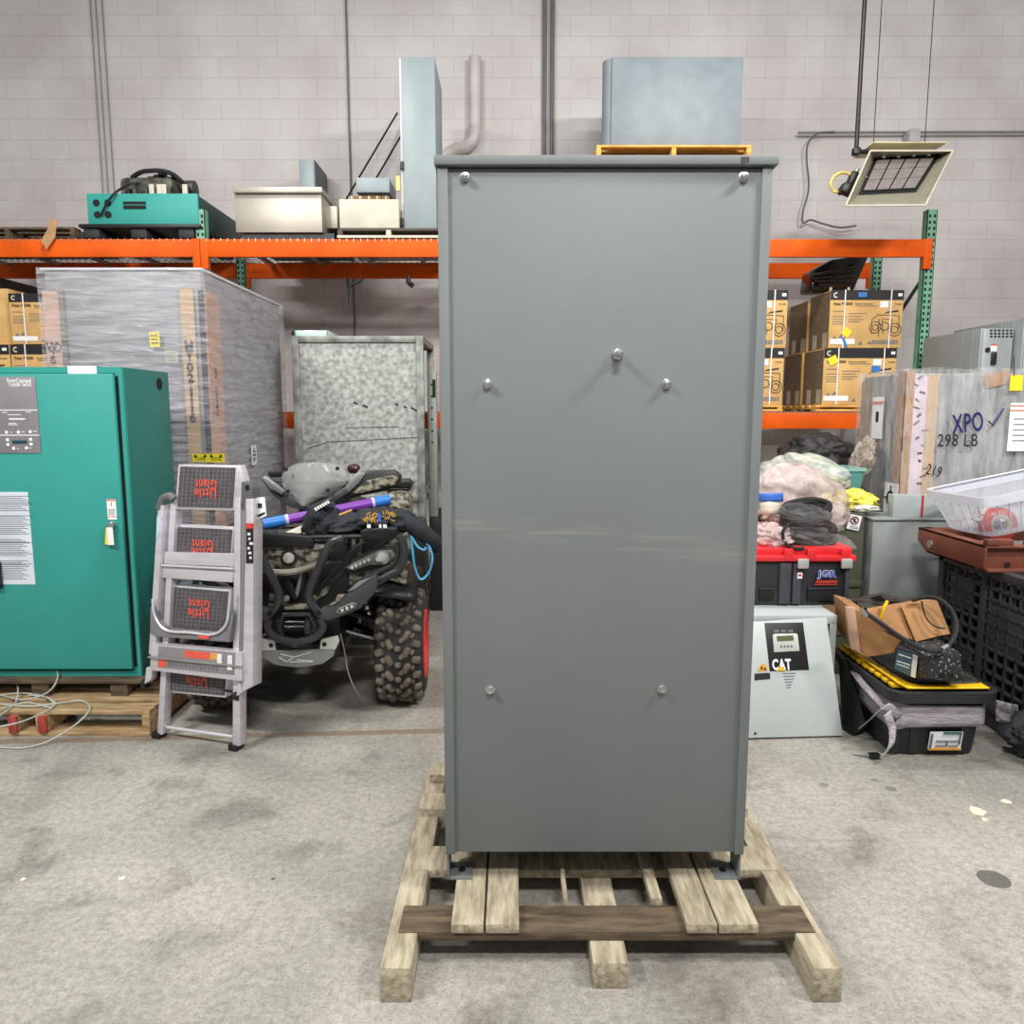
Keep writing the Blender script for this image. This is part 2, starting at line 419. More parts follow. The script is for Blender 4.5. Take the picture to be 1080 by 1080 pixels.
# ================================================================ PALLET RACK
RY0, RY1 = 6.8, 7.75
UX = [at(216, 300, RY0).x, 0.45, at(976, 300, RY0).x]
ZB0, ZB1 = at(100, 272.5, RY0).z, at(100, 254, RY0).z          # upper beam
ZL0, ZL1 = at(860, 452, RY0).z, at(860, 435, RY0).z            # lower beam
def upright(x, y, top, name='upright'):
    m = MB(); w = .042
    m.box((x - w, y - .04, 0), (x - w + .006, y + .04, top), GREENP); m.box((x + w - .006, y - .04, 0), (x + w, y + .04, top), GREENP)
    m.box((x - w, y - .04, 0), (x + w, y - .034, top), GREENP)
    m.box((x - .06, y - .06, 0), (x + .06, y + .06, .012), DKGREEN)
    z = .1
    while z < top - .03:
        for sx in (-.02, .02):
            m.box((x + sx - .009, y - .0415, z), (x + sx + .009, y - .038, z + .026), DARK)
        z += .0508
    return m
def beam(x0, x1, y, z0, z1, sgn=-1):
    m = MB()
    m.box((x0 + .035, y + sgn * .045 - .02, z0), (x1 - .035, y + sgn * .045 + .02, z1), ORANGE, .004)
    for x in (x0 + .03, x1 - .03):
        m.box((x - .035, y + sgn * .043 - .026, z0 - .10), (x + .035, y + sgn * .043 + .02, z1 + .005), ORANGE, .003)
    return m
def wdeck(x0, x1, z):
    m = MB(); n = int((x1 - x0 - .1) / .06)
    for i in range(n + 1):
        x = x0 + .06 + i * .06
        m.tube([(x, RY0 - .069, z - .022), (x, RY0 - .069, z + .004), (x, RY1 + .04, z + .004)], .0035, WIRE, 4)
    for k in range(11):
        y = RY0 - .04 + k * (RY1 - RY0 + .06) / 10
        m.tube([(x0 + .05, y, z), (x1 - .05, y, z)], .0035, WIRE, 4)
    for k in range(6):
        x = x0 + .3 + k * (x1 - x0 - .6) / 5
        m.box((x - .02, RY0 - .02, z - .035), (x + .02, RY1, z - .004), WIRE)
    return m
XS = [UX[0] - 3.1, UX[0], UX[1], UX[2]]
rack = T('pallet_rack', 'orange and green steel pallet rack along the white block wall', 'rack', (UX[1], RY0, 0))
for i, x in enumerate(XS):
    top = [3.25, at(216, 222, RY0).z, 3.2, at(980, 222, RY0).z][i]
    for y, tp in ((RY0, top), (RY1, ZB1 + .05)):
        upright(x, y, tp).build('upright', rack, w=True)
    br = MB(); z = .3; k = 0
    while z < 2.2:
        a = (x, RY0 + .03, z) if k % 2 == 0 else (x, RY1 - .03, z); b = (x, RY1 - .03, z + .62) if k % 2 == 0 else (x, RY0 + .03, z + .62)
        br.tube([a, b], .018, DKGREEN, 6); z += .62; k += 1
    br.build('brace', rack, w=True)
for i in range(3):
    x0, x1 = XS[i], XS[i + 1]
    beam(x0, x1, RY0, ZB0, ZB1).build('beam', rack, w=True); beam(x0, x1, RY1, ZB0, ZB1, 1).build('beam', rack, w=True)
    beam(x0, x1, RY0, ZL0, ZL1).build('beam', rack, w=True); beam(x0, x1, RY1, ZL0, ZL1, 1).build('beam', rack, w=True)
    if i != 2:
        wdeck(x0, x1, ZB1).build('wire_deck', rack, w=True)
    else:
        wdeck(x0, x0 + (x1 - x0) * .52, ZB1).build('wire_deck', rack, w=True)
    wdeck(x0, x1, ZL1).build('wire_deck', rack, w=True)
ZD, ZLD = ZB1 + .009, ZL1 + .009

# ---- pallets
def pallet(name, label, x0, x1, y0, y1, z0, h, wood, nboards=7, group=None, along='x', ends=None, bottom=True):
    """deck boards run along x, stringers along y"""
    t = T(name, label, 'pallet', ((x0 + x1) / 2, (y0 + y1) / 2, z0), group=group)
    sb = .02; n = 3
    for i in range(n):
        x = x0 + .02 + (x1 - x0 - .04) * i / (n - 1)
        m = MB(); m.box((x - .02, y0 + .005, z0 + (sb if bottom else 0)), (x + .02, y1 - .005, z0 + h - sb), wood, .003)
        if ends: m.box((x - .021, y0, z0 + sb), (x + .021, y0 + .012, z0 + h - sb), ends, .002)
        m.build('stringer', t, w=True)
    bw = (y1 - y0) / nboards
    for k in range(nboards):
        y = y0 + k * bw
        MB().box((x0, y + .006, z0 + h - sb), (x1, y + bw * (.62 + .2 * random.random()), z0 + h), wood, .003).build('deck_board', t, w=True)
    if bottom:
        for k in (0, nboards // 2, nboards - 1):
            y = y0 + k * bw
            MB().box((x0, y, z0), (x1, y + bw * .75, z0 + sb), wood, .003).build('bottom_board', t, w=True)
    return t

# ---- on the upper level, from the left
Zt = ZD
p = at(0, 253, RY0)
xa, xb = at(-60, 253, RY0 + .1).x, at(82, 253, RY0 + .1).x
pallet('wooden_pallet', 'broken weathered pallet lying on the upper rack level at far left', xa, xb, RY0 + .05, RY1 - .05, Zt, .12, WOODD, 5)
a = at(58, 238, RY0 - .05)
o = MB().prism([at(53, 229, RY0 - .08), at(60, 232, RY0 - .08), at(58, 250, RY0 - .1), at(49, 263, RY0 - .115), at(43, 254, RY0 - .11), at(51, 240, RY0 - .09)], (0, .006, 0), CARDD).build('cardboard_flap')
tag(o, 'torn brown cardboard flap hanging over the orange beam at left', 'cardboard')
# teal generator skid
gx0, gx1 = at(91, 205, 6.75).x, at(208, 205, 6.75).x
gz0, gz1 = at(150, 237, 6.75).z, at(150, 204, 6.75).z
t = T('generator_skid', 'teal painted generator base with engine parts on the upper rack level', 'generator', ((gx0 + gx1) / 2, 6.9, Zt))
m = MB(); m.box((gx0, 6.75, gz0), (gx1, 6.78, gz1), TEAL, .004)
for (px, py) in ((101.5, 214), (113.5, 214), (102.5, 226.5), (114, 226.5)):
    q = at(px, py, 6.748); m.cyl(q, q + V((0, .006, 0)), .03, DARK, 18)
q = at(142, 216.5, 6.748); m.box((q.x - .095, 6.744, q.z - .03), (q.x + .095, 6.752, q.z + .03), DARK); m.box((q.x - .095, 6.742, q.z - .003), (q.x + .095, 6.75, q.z + .006), TEALD)
m.build('front_panel', t, w=True)
MB().box((gx0, 6.78, gz0), (gx1, 7.85, gz1 - .01), TEALG, .004).build('tank', t, w=True)
MB().box((gx0 - .07, 6.72, gz0 - .03), (gx1 + .02, 7.88, gz0), BLACK, .003).build('base_tray', t, w=True)
for px in (96, 146, 196):
    q = at(px, 247, 6.74); MB().box((q.x - .07, 6.74, Zt), (q.x + .07, 7.7, gz0 - .03), M('black_foot', (42, 44, 46), .7), .02).build('foot', t, w=True)
m = MB(); ENG = M('engine_grime', (92, 92, 82), .6, .3, rgb2=(40, 40, 36), scale=16)
cx = (gx0 + gx1) / 2
q0, q1 = at(134, 203, 7.1), at(190, 203, 7.1); zt = at(160, 191, 7.1).z
m.box((q0.x, 6.95, gz1 - .02), (q1.x, 7.5, zt), ENG, .05)
m.cyl((q0.x - .03, 7.2, zt - .05), (q1.x + .1, 7.2, zt - .05), .08, ENG, 18)
for k in range(9): m.obox((q0.x + .05 + k * .05, 6.94, gz1 + .04 + .015 * (k % 3)), (.03, .05, .07), BLACK if k % 2 else ENG, None, .006)
for k in range(5):
    q = at(160 + k * 6, 189 - (k % 3) * 2, 7.1); m.blob(q, (.08, .1, .06), BLACK, 2, .3, 2, k)
m.tube(smoothpts([(q0.x + .1, 7.0, zt), (q0.x + .25, 6.95, zt + .04), (q1.x, 7.0, zt + .02), (q1.x + .18, 7.2, gz1 - .02)], 6), .02, BLACK)
m.build('engine', t, w=True)
for px in (161, 169, 174, 196):
    q = at(px, 199, 6.93); MB().box((q.x - .02, 6.9, gz1 - .01), (q.x + .02, 6.93, q.z + .03), CREAM, .003).build('mounting_bracket', t, w=True)
MB().tube(smoothpts([at(106, 228, 6.73), at(112, 216, 6.72), at(122, 203, 6.73), at(138, 194, 6.9), at(160, 190, 7.0)], 6), .010, BLACK, 6).build('hose', t, w=True)
# stainless box on a black tray
def px_box(m, px0, py0, px1, py1, Y, depth, mat, bev=.004):
    a, b = at(px0, py0, Y), at(px1, py1, Y)
    m.box((a.x, Y, b.z), (b.x, Y + depth, a.z), mat, bev); return a, b
t = T('stainless_box', 'shiny stainless steel box with overhanging lid on the upper rack level', 'box', (at(294, 250, 6.78).x, 7.1, Zt))
m = MB(); px_box(m, 247, 203, 340, 245, 6.78, .95, STEEL); m.build('body', t, w=True)
m = MB(); px_box(m, 245.5, 197, 339.5, 203, 6.74, 1.02, STEEL); m.build('lid', t, w=True)
b = at(300, 245, 6.78).z
MB().box((at(256, 245, 6.8).x, 6.82, Zt), (at(352, 245, 6.8).x, 7.7, b), BLACK).build('base_tray', t, w=True)
m = MB(); a, b = at(341, 217, 6.95), at(354, 241, 6.95); m.box((a.x, 6.95, b.z), (b.x + .02, 7.6, a.z), STEEL, .01); m.build('side_cover', t, w=True)
t = T('grey_enclosure', 'small slate grey metal enclosure standing behind the stainless box', 'enclosure', (at(323, 200, 7.75).x, 7.9, Zt))
m = MB(); a, b = at(315, 168, 7.75), at(331, 168, 7.75); m.box((a.x, 7.75, Zt), (b.x, 8.25, a.z), LGREY, .006); m.build('body', t, w=True)
m = MB(); m.box((b.x, 7.76, Zt), (b.x + .008, 8.24, a.z - .004), DGREY, .002); m.build('side_panel', t, w=True)
# skid carrying the cream box and the tall grey enclosure
zs = at(400, 240.5, 6.78).z
xs0, xs1 = at(357, 245, 6.78).x, at(476, 245, 6.78).x
t = T('steel_skid', 'dark open steel skid under the cream open box on the rack', 'skid', ((xs0 + xs1) / 2, 7.2, Zt))
SKD = M('skid_brown', (72, 60, 54), .6)
m = MB(); m.box((xs0, 6.72, Zt), (xs1, 7.7, Zt + .02), CREAM); m.build('base_rail', t, w=True)
m = MB(); m.box((xs0, 6.78, zs - .02), (xs1, 7.7, zs), SKD); m.build('top_plate', t, w=True)
for k, px in enumerate((359, 410, 470)):
    x = at(px, 245, 6.78).x; MB().box((x - .02, 6.76, Zt + .02), (x + .02, 7.6, zs - .02), [SKD, CREAM, SKD][k]).build('post', t, w=True)
t = T('open_box', 'cream metal box open at the top with grey coils showing on the rack', 'box', (at(389, 240, 6.78).x, 7.1, zs))
m = MB(); a, b = px_box(m, 357.5, 210, 421, 240.5, 6.78, .02, CREAM)
xo0, xo1, zo = a.x, b.x, a.z
m.box((xo0, 6.8, zs), (xo0 + .015, 7.6, zo - .06), CREAM); m.box((xo1 - .015, 6.8, zs), (xo1, 7.6, zo - .06), CREAM); m.box((xo0, 7.58, zs), (xo1, 7.6, zo - .06), CREAM)
m.build('body', t, w=True)
m = MB(); 
for k in range(14):
    x = at(371 + k * 3.0, 208, 6.95).x; m.tube([(x, 6.95, zo - .12), (x, 6.95, zo + .07)], .012, M('copper_coil', (158, 118, 74), .4, .7) if k % 3 else CREAM, 6)
m.build('coil', t, w=True)
m = MB(); a, b = at(375, 187, 6.92), at(411, 203, 6.92); m.box((a.x, 6.92, b.z), (b.x, 7.3, a.z), LGREY, .01); m.build('cover_plate', t, w=True)
t = T('tall_enclosure', 'tall pale blue grey metal enclosure on the rack beside the grey cabinet', 'enclosure', (at(443, 240, 6.85).x, 7.1, zs))
a, b = at(423, 60, 6.85), at(457, 240.5, 6.85)
MB().box((a.x, 6.85, zs), (b.x + .03, 7.5, a.z), LGREY, .006).build('body', t, w=True)
MB().box((a.x - .02, 6.87, zs), (a.x, 7.3, a.z), M('edge_white', (214, 214, 210), .5), .003).build('side_flange', t, w=True)
m = MB()
for py in (175, 235): 
    q = at(423.5, py, 6.845); m.box((q.x - .012, 6.835, q.z - .035), (q.x + .02, 6.85, q.z + .035), BLACK, .004)
m.build('hinge', t, w=True)
q = at(419, 193, 6.845); MB().box((q.x - .012, 6.85, q.z - .06), (q.x + .02, 6.869, q.z + .06), M('yellow_label', (226, 214, 120), .6)).build('label', t, w=True, label='yellow label')
# leaning rods beside it
for (pa, pb, lab) in (((380, 185), (409, 136), 'thin dark rod leaning behind the cream box, left of two'), ((398, 186), (419, 150), 'thin dark rod leaning behind the cream box, right of two')):
    a, b = at(pa[0], pa[1], 7.95), at(pb[0], pb[1], 8.1); d = (b - a); a = a - d * ((a.z - ZD) / d.z); b = b + d * .35
    o = MB().tube([a, b], .010, BLACK, 6).build('metal_rod'); tag(o, lab, 'rod', 'rods behind the cream box')
# big crate, pallet and grey enclosure above the grey cabinet
xa, xb = at(629, 160, 7.0).x, at(792, 160, 7.0).x
zp0 = at(700, 166, 7.0).z - .02
t = T('steel_crate', 'slate grey metal crate hidden behind the tall grey cabinet under the fresh pallet', 'crate', ((xa + xb) / 2, 7.3, ZD))
MB().box((xa + .05, 7.02, ZD), (xb - .05, 7.7, zp0), DGREY, .006).build('body', t, w=True)
pallet('wooden_pallet', 'fresh yellow wooden pallet seen above the top of the grey cabinet', xa, xb, 6.98, 7.75, zp0, .12, YELWOOD, 6)
a, b = at(636, 60, 7.05), at(781, 150, 7.05); zz = zp0 + .12
t = T('grey_enclosure', 'big slate grey enclosure with a rounded left end on the fresh pallet', 'enclosure', ((a.x + b.x) / 2, 7.3, zz))
m = MB(); m.box((a.x + .08, 7.05, zz), (b.x, 7.7, a.z), M('slate_metal', (128, 138, 144), .5), .006); m.build('body', t, w=True)
m = MB(); m.lathe([(0, .09), (a.z - zz - .002, .09)], (a.x + .1, 7.16, zz + .001), Z_, M('slate_metal'), 20); m.build('rounded_end', t, w=True)
# bits hanging under the rack
pts = smoothpts([at(382, 291, 7.0), at(381, 296, 7.0), at(368, 303, 7.02), at(366.5, 322, 7.02)], 5)
o = MB().tube(pts, .012, BLACK, 6).tube([at(366, 291, 7.0), at(367, 304, 7.02)], .014, BLACK, 6).build('hanging_strap'); tag(o, 'black strap hook hanging under the rack above the galvanised crate', 'strap')
o = MB().tube(smoothpts([at(431, 291, 7.0), at(431, 298, 7.0), at(436, 301.5, 7.0)], 4), .022, BLACK, 8).build('hanging_strap'); tag(o, 'short black hook hanging under the rack beside the grey cabinet', 'strap')

# ---- cartons on the lower level
def carton(label, x0, x1, y0, y1, z0, z1, group, front=True, tags=(), name='cardboard_carton', side='L', variant=0):
    t = T(name, label, 'box', ((x0 + x1) / 2, (y0 + y1) / 2, z0), group=group)
    w, h = x1 - x0, z1 - z0
    MB().box((x0, y0, z0), (x1, y1, z1 - .001), CARD, .006).build('carton_body', t, w=True)
    def P(u, v, dy=-.0035): return V((x0 + u * w, y0 + dy, z0 + v * h))
    m = MB()
    xs = x0 - .0015
    m.box((xs, y0 + .008, z0 + .008), (x0 + .002, y1 - .008, z1 - .008), KRAFTS)
    for k in range(2):
        y = y0 + (y1 - y0) * (.06 + .5 * k); m.box((xs - .001, y, z0 + .01), (xs + .001, y + .1, z0 + h * .28), M('tape_clear', (178, 168, 146), .3))
    m.build('side_face', t, w=True)
    if front:
        m = MB(); m.box((x0 + .001, y0 - .002, z1 - h * .17), (x1 - .001, y0 + .004, z1 + .0005), INK); m.build('printed_band', t, w=True)
        m = MB()
        # emblem: an open C ring, then the printed copy
        m.prism([P(.07 + .035 * math.cos(a) , .915 + .05 * math.sin(a), -.003) for a in [math.radians(d) for d in range(50, 311, 20)]] + [P(.07 + .018 * math.cos(a), .915 + .024 * math.sin(a), -.003) for a in [math.radians(d) for d in range(310, 49, -20)]], (0, .002, 0), CREAM)
        m.box(P(.92, .895), P(.975, .945, -.001), WHITE)
        m.text('Onan P4500i' if variant == 0 else 'Onan P9500df', .036, P(.17, .765), X_, Z_, INK, .0008, width=w * .26, bold=.0006)
        m.text('Inverter Generator', .02, P(.46, .765), X_, Z_, INK, .0008, width=w * .24); m.text('Portable', .018, P(.93, .76), X_, Z_, INK, .0008, width=w * .09)
        for (u0, u1, v) in ((.04, .2, .64), (.04, .22, .55), (.04, .2, .5), (.04, .21, .46), (.04, .19, .42), (.26, .5, .6), (.26, .44, .55), (.26, .47, .5), (.26, .42, .46), (.35, .65, .73)):
            m.box(P(u0, v - .006), P(u1, v + .004, -.001), GREYT)
        # line drawing of wheels, handle and frame
        def ring(u, v, r):
            c = P(u, v); m.tube([c + V((r * math.cos(a), 0, r * math.sin(a))) for a in [2 * math.pi * k / 14 for k in range(14)]], .0028, INK, 4, closed=True)
        ring(.63, .36, .05); ring(.90, .32, .055); ring(.63, .36, .025); ring(.90, .32, .03); ring(.76, .38, .035)
        m.prism([P(.74, .60), P(.93, .63), P(.94, .66), P(.78, .63)], (0, .002, 0), INK)
        for (a, b) in (((.58, .5), (.66, .58)), ((.68, .5), (.68, .2)), ((.66, .58), (.95, .56)), ((.95, .56), (.95, .3)), ((.72, .5), (.86, .5)), ((.72, .5), (.74, .25)), ((.86, .5), (.84, .25)), ((.58, .5), (.58, .25))):
            m.tube([P(*a), P(*b)], .0025, INK, 4)
        for k in range(11): m.box(P(.60 + k * .033, .07), P(.622 + k * .033, .14, -.001), GREYT)
        for (u, v, s) in ((.05, .22, .03), (.13, .24, .04), (.41, .12, .03), (.53, .13, .035)): m.prism([P(u, v - .06), P(u + s, v), P(u + 2 * s, v - .06)], (0, .002, 0), GREYT)
        m.build('printing', t, w=True)
        MB().box(P(.02, .07), P(.36, .16, -.001), WHITE).build('barcode_label', t, w=True)
        for u in (.19, .82): MB().box((x0 + w * u, y0 - .0055, z0), (x0 + w * (u + .015), y0 - .0035, z1 + .003), WHITE).build('strap', t, w=True)
        MB().box(P(.68, .70), P(.79, .81, -.001), WHITE).build('shipping_label', t, w=True)
    for (u, v, du, dv, c, ang) in tags:
        R = Matrix.Rotation(ang, 3, 'Y'); MB().obox(P(u, v, -.008), (du, .002, dv), c, R).build('tag', t, w=True)
    return t
yF, yM, yB = RY0 + .02, RY0 + .48, RY0 + .94
zc0 = at(900, 427, yF).z; zc1 = at(900, 367.5, yF).z; zc2 = at(900, 306, yF).z
ph = zc0 - ZLD
xa, xb = at(869, 380, yF).x, at(949, 380, yF).x
xL1 = at(827, 380, yF).x
xL0 = xL1 - (xb - xa)
pallet('wooden_pallet', 'yellowish wooden pallet under the generator cartons on the right lower shelf', xa - .06, xb + .02, RY0, yB, ZLD, ph - .001, YELWOOD, 6, ends=REDP)
pallet('wooden_pallet', 'yellowish wooden pallet under the cartons partly hidden by the grey cabinet', xL0 - .02, xL1 + .0, RY0, yB, ZLD, ph - .001, YELWOOD, 6)
gC = 'generator cartons on the right shelf'
carton('upper printed carton with blue tape on its black band, right shelf', xa + .03, xb, yF, yM - .005, zc1 + .003, zc2, gC, tags=((.43, .92, .075, .04, BLUET, 0), (.24, .27, .07, .07, YEL, .6), (.22, .1, .02, .09, BLUET, -.4)), variant=1)
carton('lower printed carton with blue sticker and yellow note, right shelf', xa, xb - .03, yF, yM - .005, zc0 + .001, zc1, gC, tags=((.12, .79, .08, .07, YEL, -.5), (.72, .64, .075, .05, BLUET, .1)), variant=1)
carton('rear upper carton showing only its brown side, right shelf', xa + .01, xb, yM, yB, zc1 + .003, zc2 - .02, gC, False)
carton('rear lower carton showing only its brown side, right shelf', xa - .02, xb - .03, yM, yB, zc0 + .001, zc1, gC, False)
carton('upper carton partly hidden by the grey cabinet edge, right shelf', xL0 + .005, xL1 + .01, yF, yM + .1, zc1 + .003, zc2, gC)
carton('lower carton partly hidden by the grey cabinet edge, right shelf', xL0, xL1, yF, yM + .1, zc0 + .001, zc1, gC)
# black cover draped on the upper carton
t = T('battery_tray', 'crumpled glossy black plastic cover on top of the right shelf cartons', 'cover', (at(880, 300, 7.25).x, 7.2, zc2))
m = MB(); GLB = M('glossy_black', (14, 14, 15), .22, var=.4, bump=.3, bscale=9)
q = [at(849, 309, 7.15), at(852, 287, 7.2), at(868, 278, 7.3), at(910, 271, 7.3), at(903, 306, 7.15)]
m.prism([V((v.x, 7.0 + .25 * i % .2, max(v.z, zc2 + .002))) for i, v in enumerate(q)], (0, .3, -.0), GLB, .02)
for k in range(4): 
    a, b = at(856 + k * 2, 291 - k * 2 + k * 5, 7.0), at(902 - k, 283 + k * 6, 7.0); m.tube([(a.x, 6.99, a.z), (b.x, 6.99, b.z)], .014, GLB, 8)
m.build('cover', t, w=True)
for px in (877, 896):
    a = at(px, 306, 6.97); MB().cyl((a.x, 6.99, zc2 + .001), (a.x, 6.99, zc2 + .05), .012, CREAM, 8).build('bolt_stub', t, w=True)
# cartons at far left on the shelf
gL = 'cartons at the far left'
zl0, zl1, zl2 = at(20, 424, yF).z, at(20, 363.5, yF).z, at(20, 309.5, yF).z
xl0, xl1 = at(11, 340, yF).x, at(88, 340, yF).x
pallet('wooden_pallet', 'wooden pallet under the far left cartons behind the teal cabinet', xl0 - .75, xl1 + .02, RY0, yB, ZLD, zl0 - ZLD - .001, YELWOOD, 6)
carton('upper far left carton beside the tall wrapped crate', xl0, xl1, yF, yB - .1, zl1 + .003, zl2, gL)
carton('lower far left carton just above the teal cabinet', xl0 - .02, xl1, yF, yB - .1, zl0 + .001, zl1, gL)
carton('upper carton cut off by the left picture edge', xl0 - .74, xl0 - .03, yF + .05, yB - .1, zl1 + .003, zl2 + .05, gL, False)
carton('lower carton cut off by the left picture edge', xl0 - .75, xl0 - .035, yF, yB - .1, zl0 + .001, zl1, gL)
o = MB().box((xl0 - .72, yF + .05, zl2 + .051), (xl0 - .1, yB - .15, zl2 + .16), BLACK, .05).build('black_case'); tag(o, 'black case on the cartons at the left picture edge', 'case')

# ---- hanging heater
t = T('infrared_heater', 'tilted ceramic infrared heater hanging from the ceiling at upper right', 'heater', at(945, 155, 6.4))
def hq(px, py, Y): return at(px, py, Y)
A, B, C, D = hq(918, 159, 6.55), hq(1005, 159, 6.55), hq(976, 216.5, 6.1), hq(892, 217, 6.1)     # outer rim
A2, B2, C2, D2 = hq(922, 167, 6.72), hq(992, 163, 6.72), hq(966, 203, 6.36), hq(905, 206, 6.36)  # burner plane corners
def face(m, q, mat, th=.006):
    n = (q[1] - q[0]).cross(q[2] - q[0]).normalized() * th
    m.prism(q, n, mat)
m = MB(); HT = M('heater_shell', (176, 172, 150), .4, .5)
for q in ((A, B, B2, A2), (B, C, C2, B2), (C, D, D2, C2), (D, A, A2, D2)): face(m, q, HT)
for a, b in ((A, B), (B, C), (C, D), (D, A)): m.tube([a, b], .008, CREAM, 6)
m.build('reflector', t, w=True)
nb = (B2 - A2).cross(D2 - A2).normalized(); nb = nb if nb.dot(CAMP - A2) < 0 else -nb
m = MB(); m.prism([A2, B2, C2, D2], nb * .05, DARK); m.build('burner_box', t, w=True)
CER = M('ceramic_tile', (124, 116, 112), .7, var=.15, scale=30)
def bi(u, v): return (A2 * (1 - u) + B2 * u) * (1 - v) + (D2 * (1 - u) + C2 * u) * v
nn = (B2 - A2).cross(D2 - A2).normalized()
if nn.dot(CAMP - A2) < 0: nn = -nn
for i in range(4):
    m = MB()
    for j in range(3):
        u0, u1, v0, v1 = .06 + i * .225, .06 + i * .225 + .2, .12 + j * .27, .12 + j * .27 + .255
        m.prism([bi(u0, v0) + nn * .01, bi(u1, v0) + nn * .01, bi(u1, v1) + nn * .01, bi(u0, v1) + nn * .01], nn * .008, CER)
    m.build('ceramic_panel', t, w=True)
m = MB(); 
for i in range(4):
    q = bi(.14 + .225 * i, .06) + nn * .03; m.obox(q, (.02, .02, .03), WHITE)
m.build('clip', t, w=True)
a, b = at(919, 155, 6.6), at(986, 158, 6.75); m = MB(); m.box((a.x, 6.56, b.z), (b.x, 6.95, a.z + .02), M('heater_top', (226, 216, 170), .5), .005); m.build('top_box', t, w=True)
m = MB(); q = at(903, 160, 6.6)
m.tube([q, (q.x, q.y, q.z + .25)], .018, BLACK, 10); m.tube([q, at(918, 160, 6.62)], .018, BLACK, 10); m.obox(q, (.06, .06, .06), BLACK, None, .01); m.build('gas_pipe', t, w=True)
q2 = V((q.x, q.y, q.z + .25))
MB().tube([q2, (q2.x, q2.y, 6.3)], .017, BLACK, 10).build('drop_pipe', t, w=True)
m = MB()
for px, py in ((921, 155), (975, 153)):
    q = at(px, py, 6.75); m.tube([q, (q.x, q.y, 6.3)], .004, BLACK, 5)
m.build('hanger_chain', t, w=True)
m = MB(); q = at(893, 200, 6.45); m.obox(q, (.1, .09, .08), BLACK, Matrix.Rotation(.4, 3, 'Y'), .012); m.obox(at(899, 189, 6.5), (.06, .08, .11), BLACK, Matrix.Rotation(.35, 3, 'Y'), .01)
m.cyl(at(885, 202, 6.45), at(893, 201, 6.45), .03, BLACK, 12); m.build('gas_valve', t, w=True)
m = MB(); BRS = M('brass_yellow', (214, 190, 96), .4, .3)
m.tube(smoothpts([at(897, 184, 6.5), at(888, 182, 6.5), at(879, 187, 6.5), at(876, 195, 6.5), at(880, 202, 6.5), at(886, 202, 6.46)], 6), .013, BRS, 8); m.build('gas_hose', t, w=True)
m = MB()
for k in range(5): m.obox(at(903 + k * 2, 181 + (k * 5) % 11, 6.55), (.03, .04, .06), BRS if k % 2 else HT, Matrix.Rotation(.5, 3, 'Y'), .004)
m.build('controls', t, w=True)

# ================================================================ TALL GREY CABINET AND ITS PALLET
CY = 2.2
cx0, cx1 = (at(461, 180, CY).x + at(470, 904, CY).x) / 2, (at(811, 180, CY).x + at(789, 898, CY).x) / 2
cz0, cz1 = at(630, 902, CY).z, at(640, 175, CY).z
ctop = at(640, 164.5, CY).z
CD = .62
def cabinet_mat(name, wear):
    m = M(name, (117, 122, 122), .58, .05, var=.05, scale=2.5, spec=.3)
    if wear:
        nt = m.node_tree; N = nt.nodes; L = nt.links; b = N['Principled BSDF']; src = b.inputs['Base Color'].links[0].from_socket
        tc = N.new('ShaderNodeTexCoord'); sp = N.new('ShaderNodeSeparateXYZ'); L.new(tc.outputs['Object'], sp.inputs[0])
        def mth(op, a, bb=None, v=None):
            x = N.new('ShaderNodeMath'); x.operation = op; x.use_clamp = op == 'SUBTRACT' and False
            L.new(a, x.inputs[0])
            if bb is not None: L.new(bb, x.inputs[1])
            if v is not None: x.inputs[1].default_value = v
            return x.outputs[0]
        zz = mth('ADD', sp.outputs[2], mth('MULTIPLY', sp.outputs[0], v=.11))
        band = mth('SUBTRACT', zz, v=at(630, 658, CY).z + .11 * at(630, 658, CY).x - 0.0)
        band = mth('SUBTRACT', mth('MULTIPLY', mth('ABSOLUTE', band), v=-22.0), v=-1.0)
        mp = N.new('ShaderNodeMapping'); mp.inputs['Scale'].default_value = (1.6, 1, 38); mp.inputs['Rotation'].default_value = (0, .11, 0); L.new(tc.outputs['Object'], mp.inputs[0])
        nz = N.new('ShaderNodeTexNoise'); nz.inputs['Scale'].default_value = 2.4; nz.inputs['Detail'].default_value = 5; L.new(mp.outputs[0], nz.inputs[0])
        s = mth('MULTIPLY', mth('SUBTRACT', nz.outputs[0], v=.47), v=4.5)
        f = N.new('ShaderNodeMath'); f.operation = 'MULTIPLY'; f.use_clamp = True; L.new(s, f.inputs[0])
        cl = N.new('ShaderNodeClamp'); L.new(band, cl.inputs[0]); L.new(cl.outputs[0], f.inputs[1])
        x = N.new('ShaderNodeMix'); x.data_type = 'RGBA'; L.new(mth('MULTIPLY', f.outputs[0], v=.5), x.inputs[0]); L.new(src, x.inputs[6]); x.inputs[7].default_value = lin((158, 154, 136))
        L.new(x.outputs[2], b.inputs['Base Color'])
    return m
GC, GCP = cabinet_mat('cabinet_grey', False), cabinet_mat('cabinet_grey_scuffed', True)
CT = T('metal_cabinet', 'tall plain grey metal cabinet standing on a wooden pallet in the centre', 'cabinet', ((cx0 + cx1) / 2, CY + CD / 2, cz0))
m = MB()
fw = (at(475, 540, CY).x - at(465.5, 540, CY).x)
for (a, b) in ((cx0, cx0 + .004), (cx1 - .004, cx1)): m.box((a, CY + .004, cz0), (b, CY + CD, cz1), GC)
m.box((cx0, CY + CD - .004, cz0), (cx1, CY + CD, cz1), GC)
m.box((cx0, CY + .05, cz0), (cx1, CY + CD, cz0 + .004), GC)
m.build('body', CT, w=True)
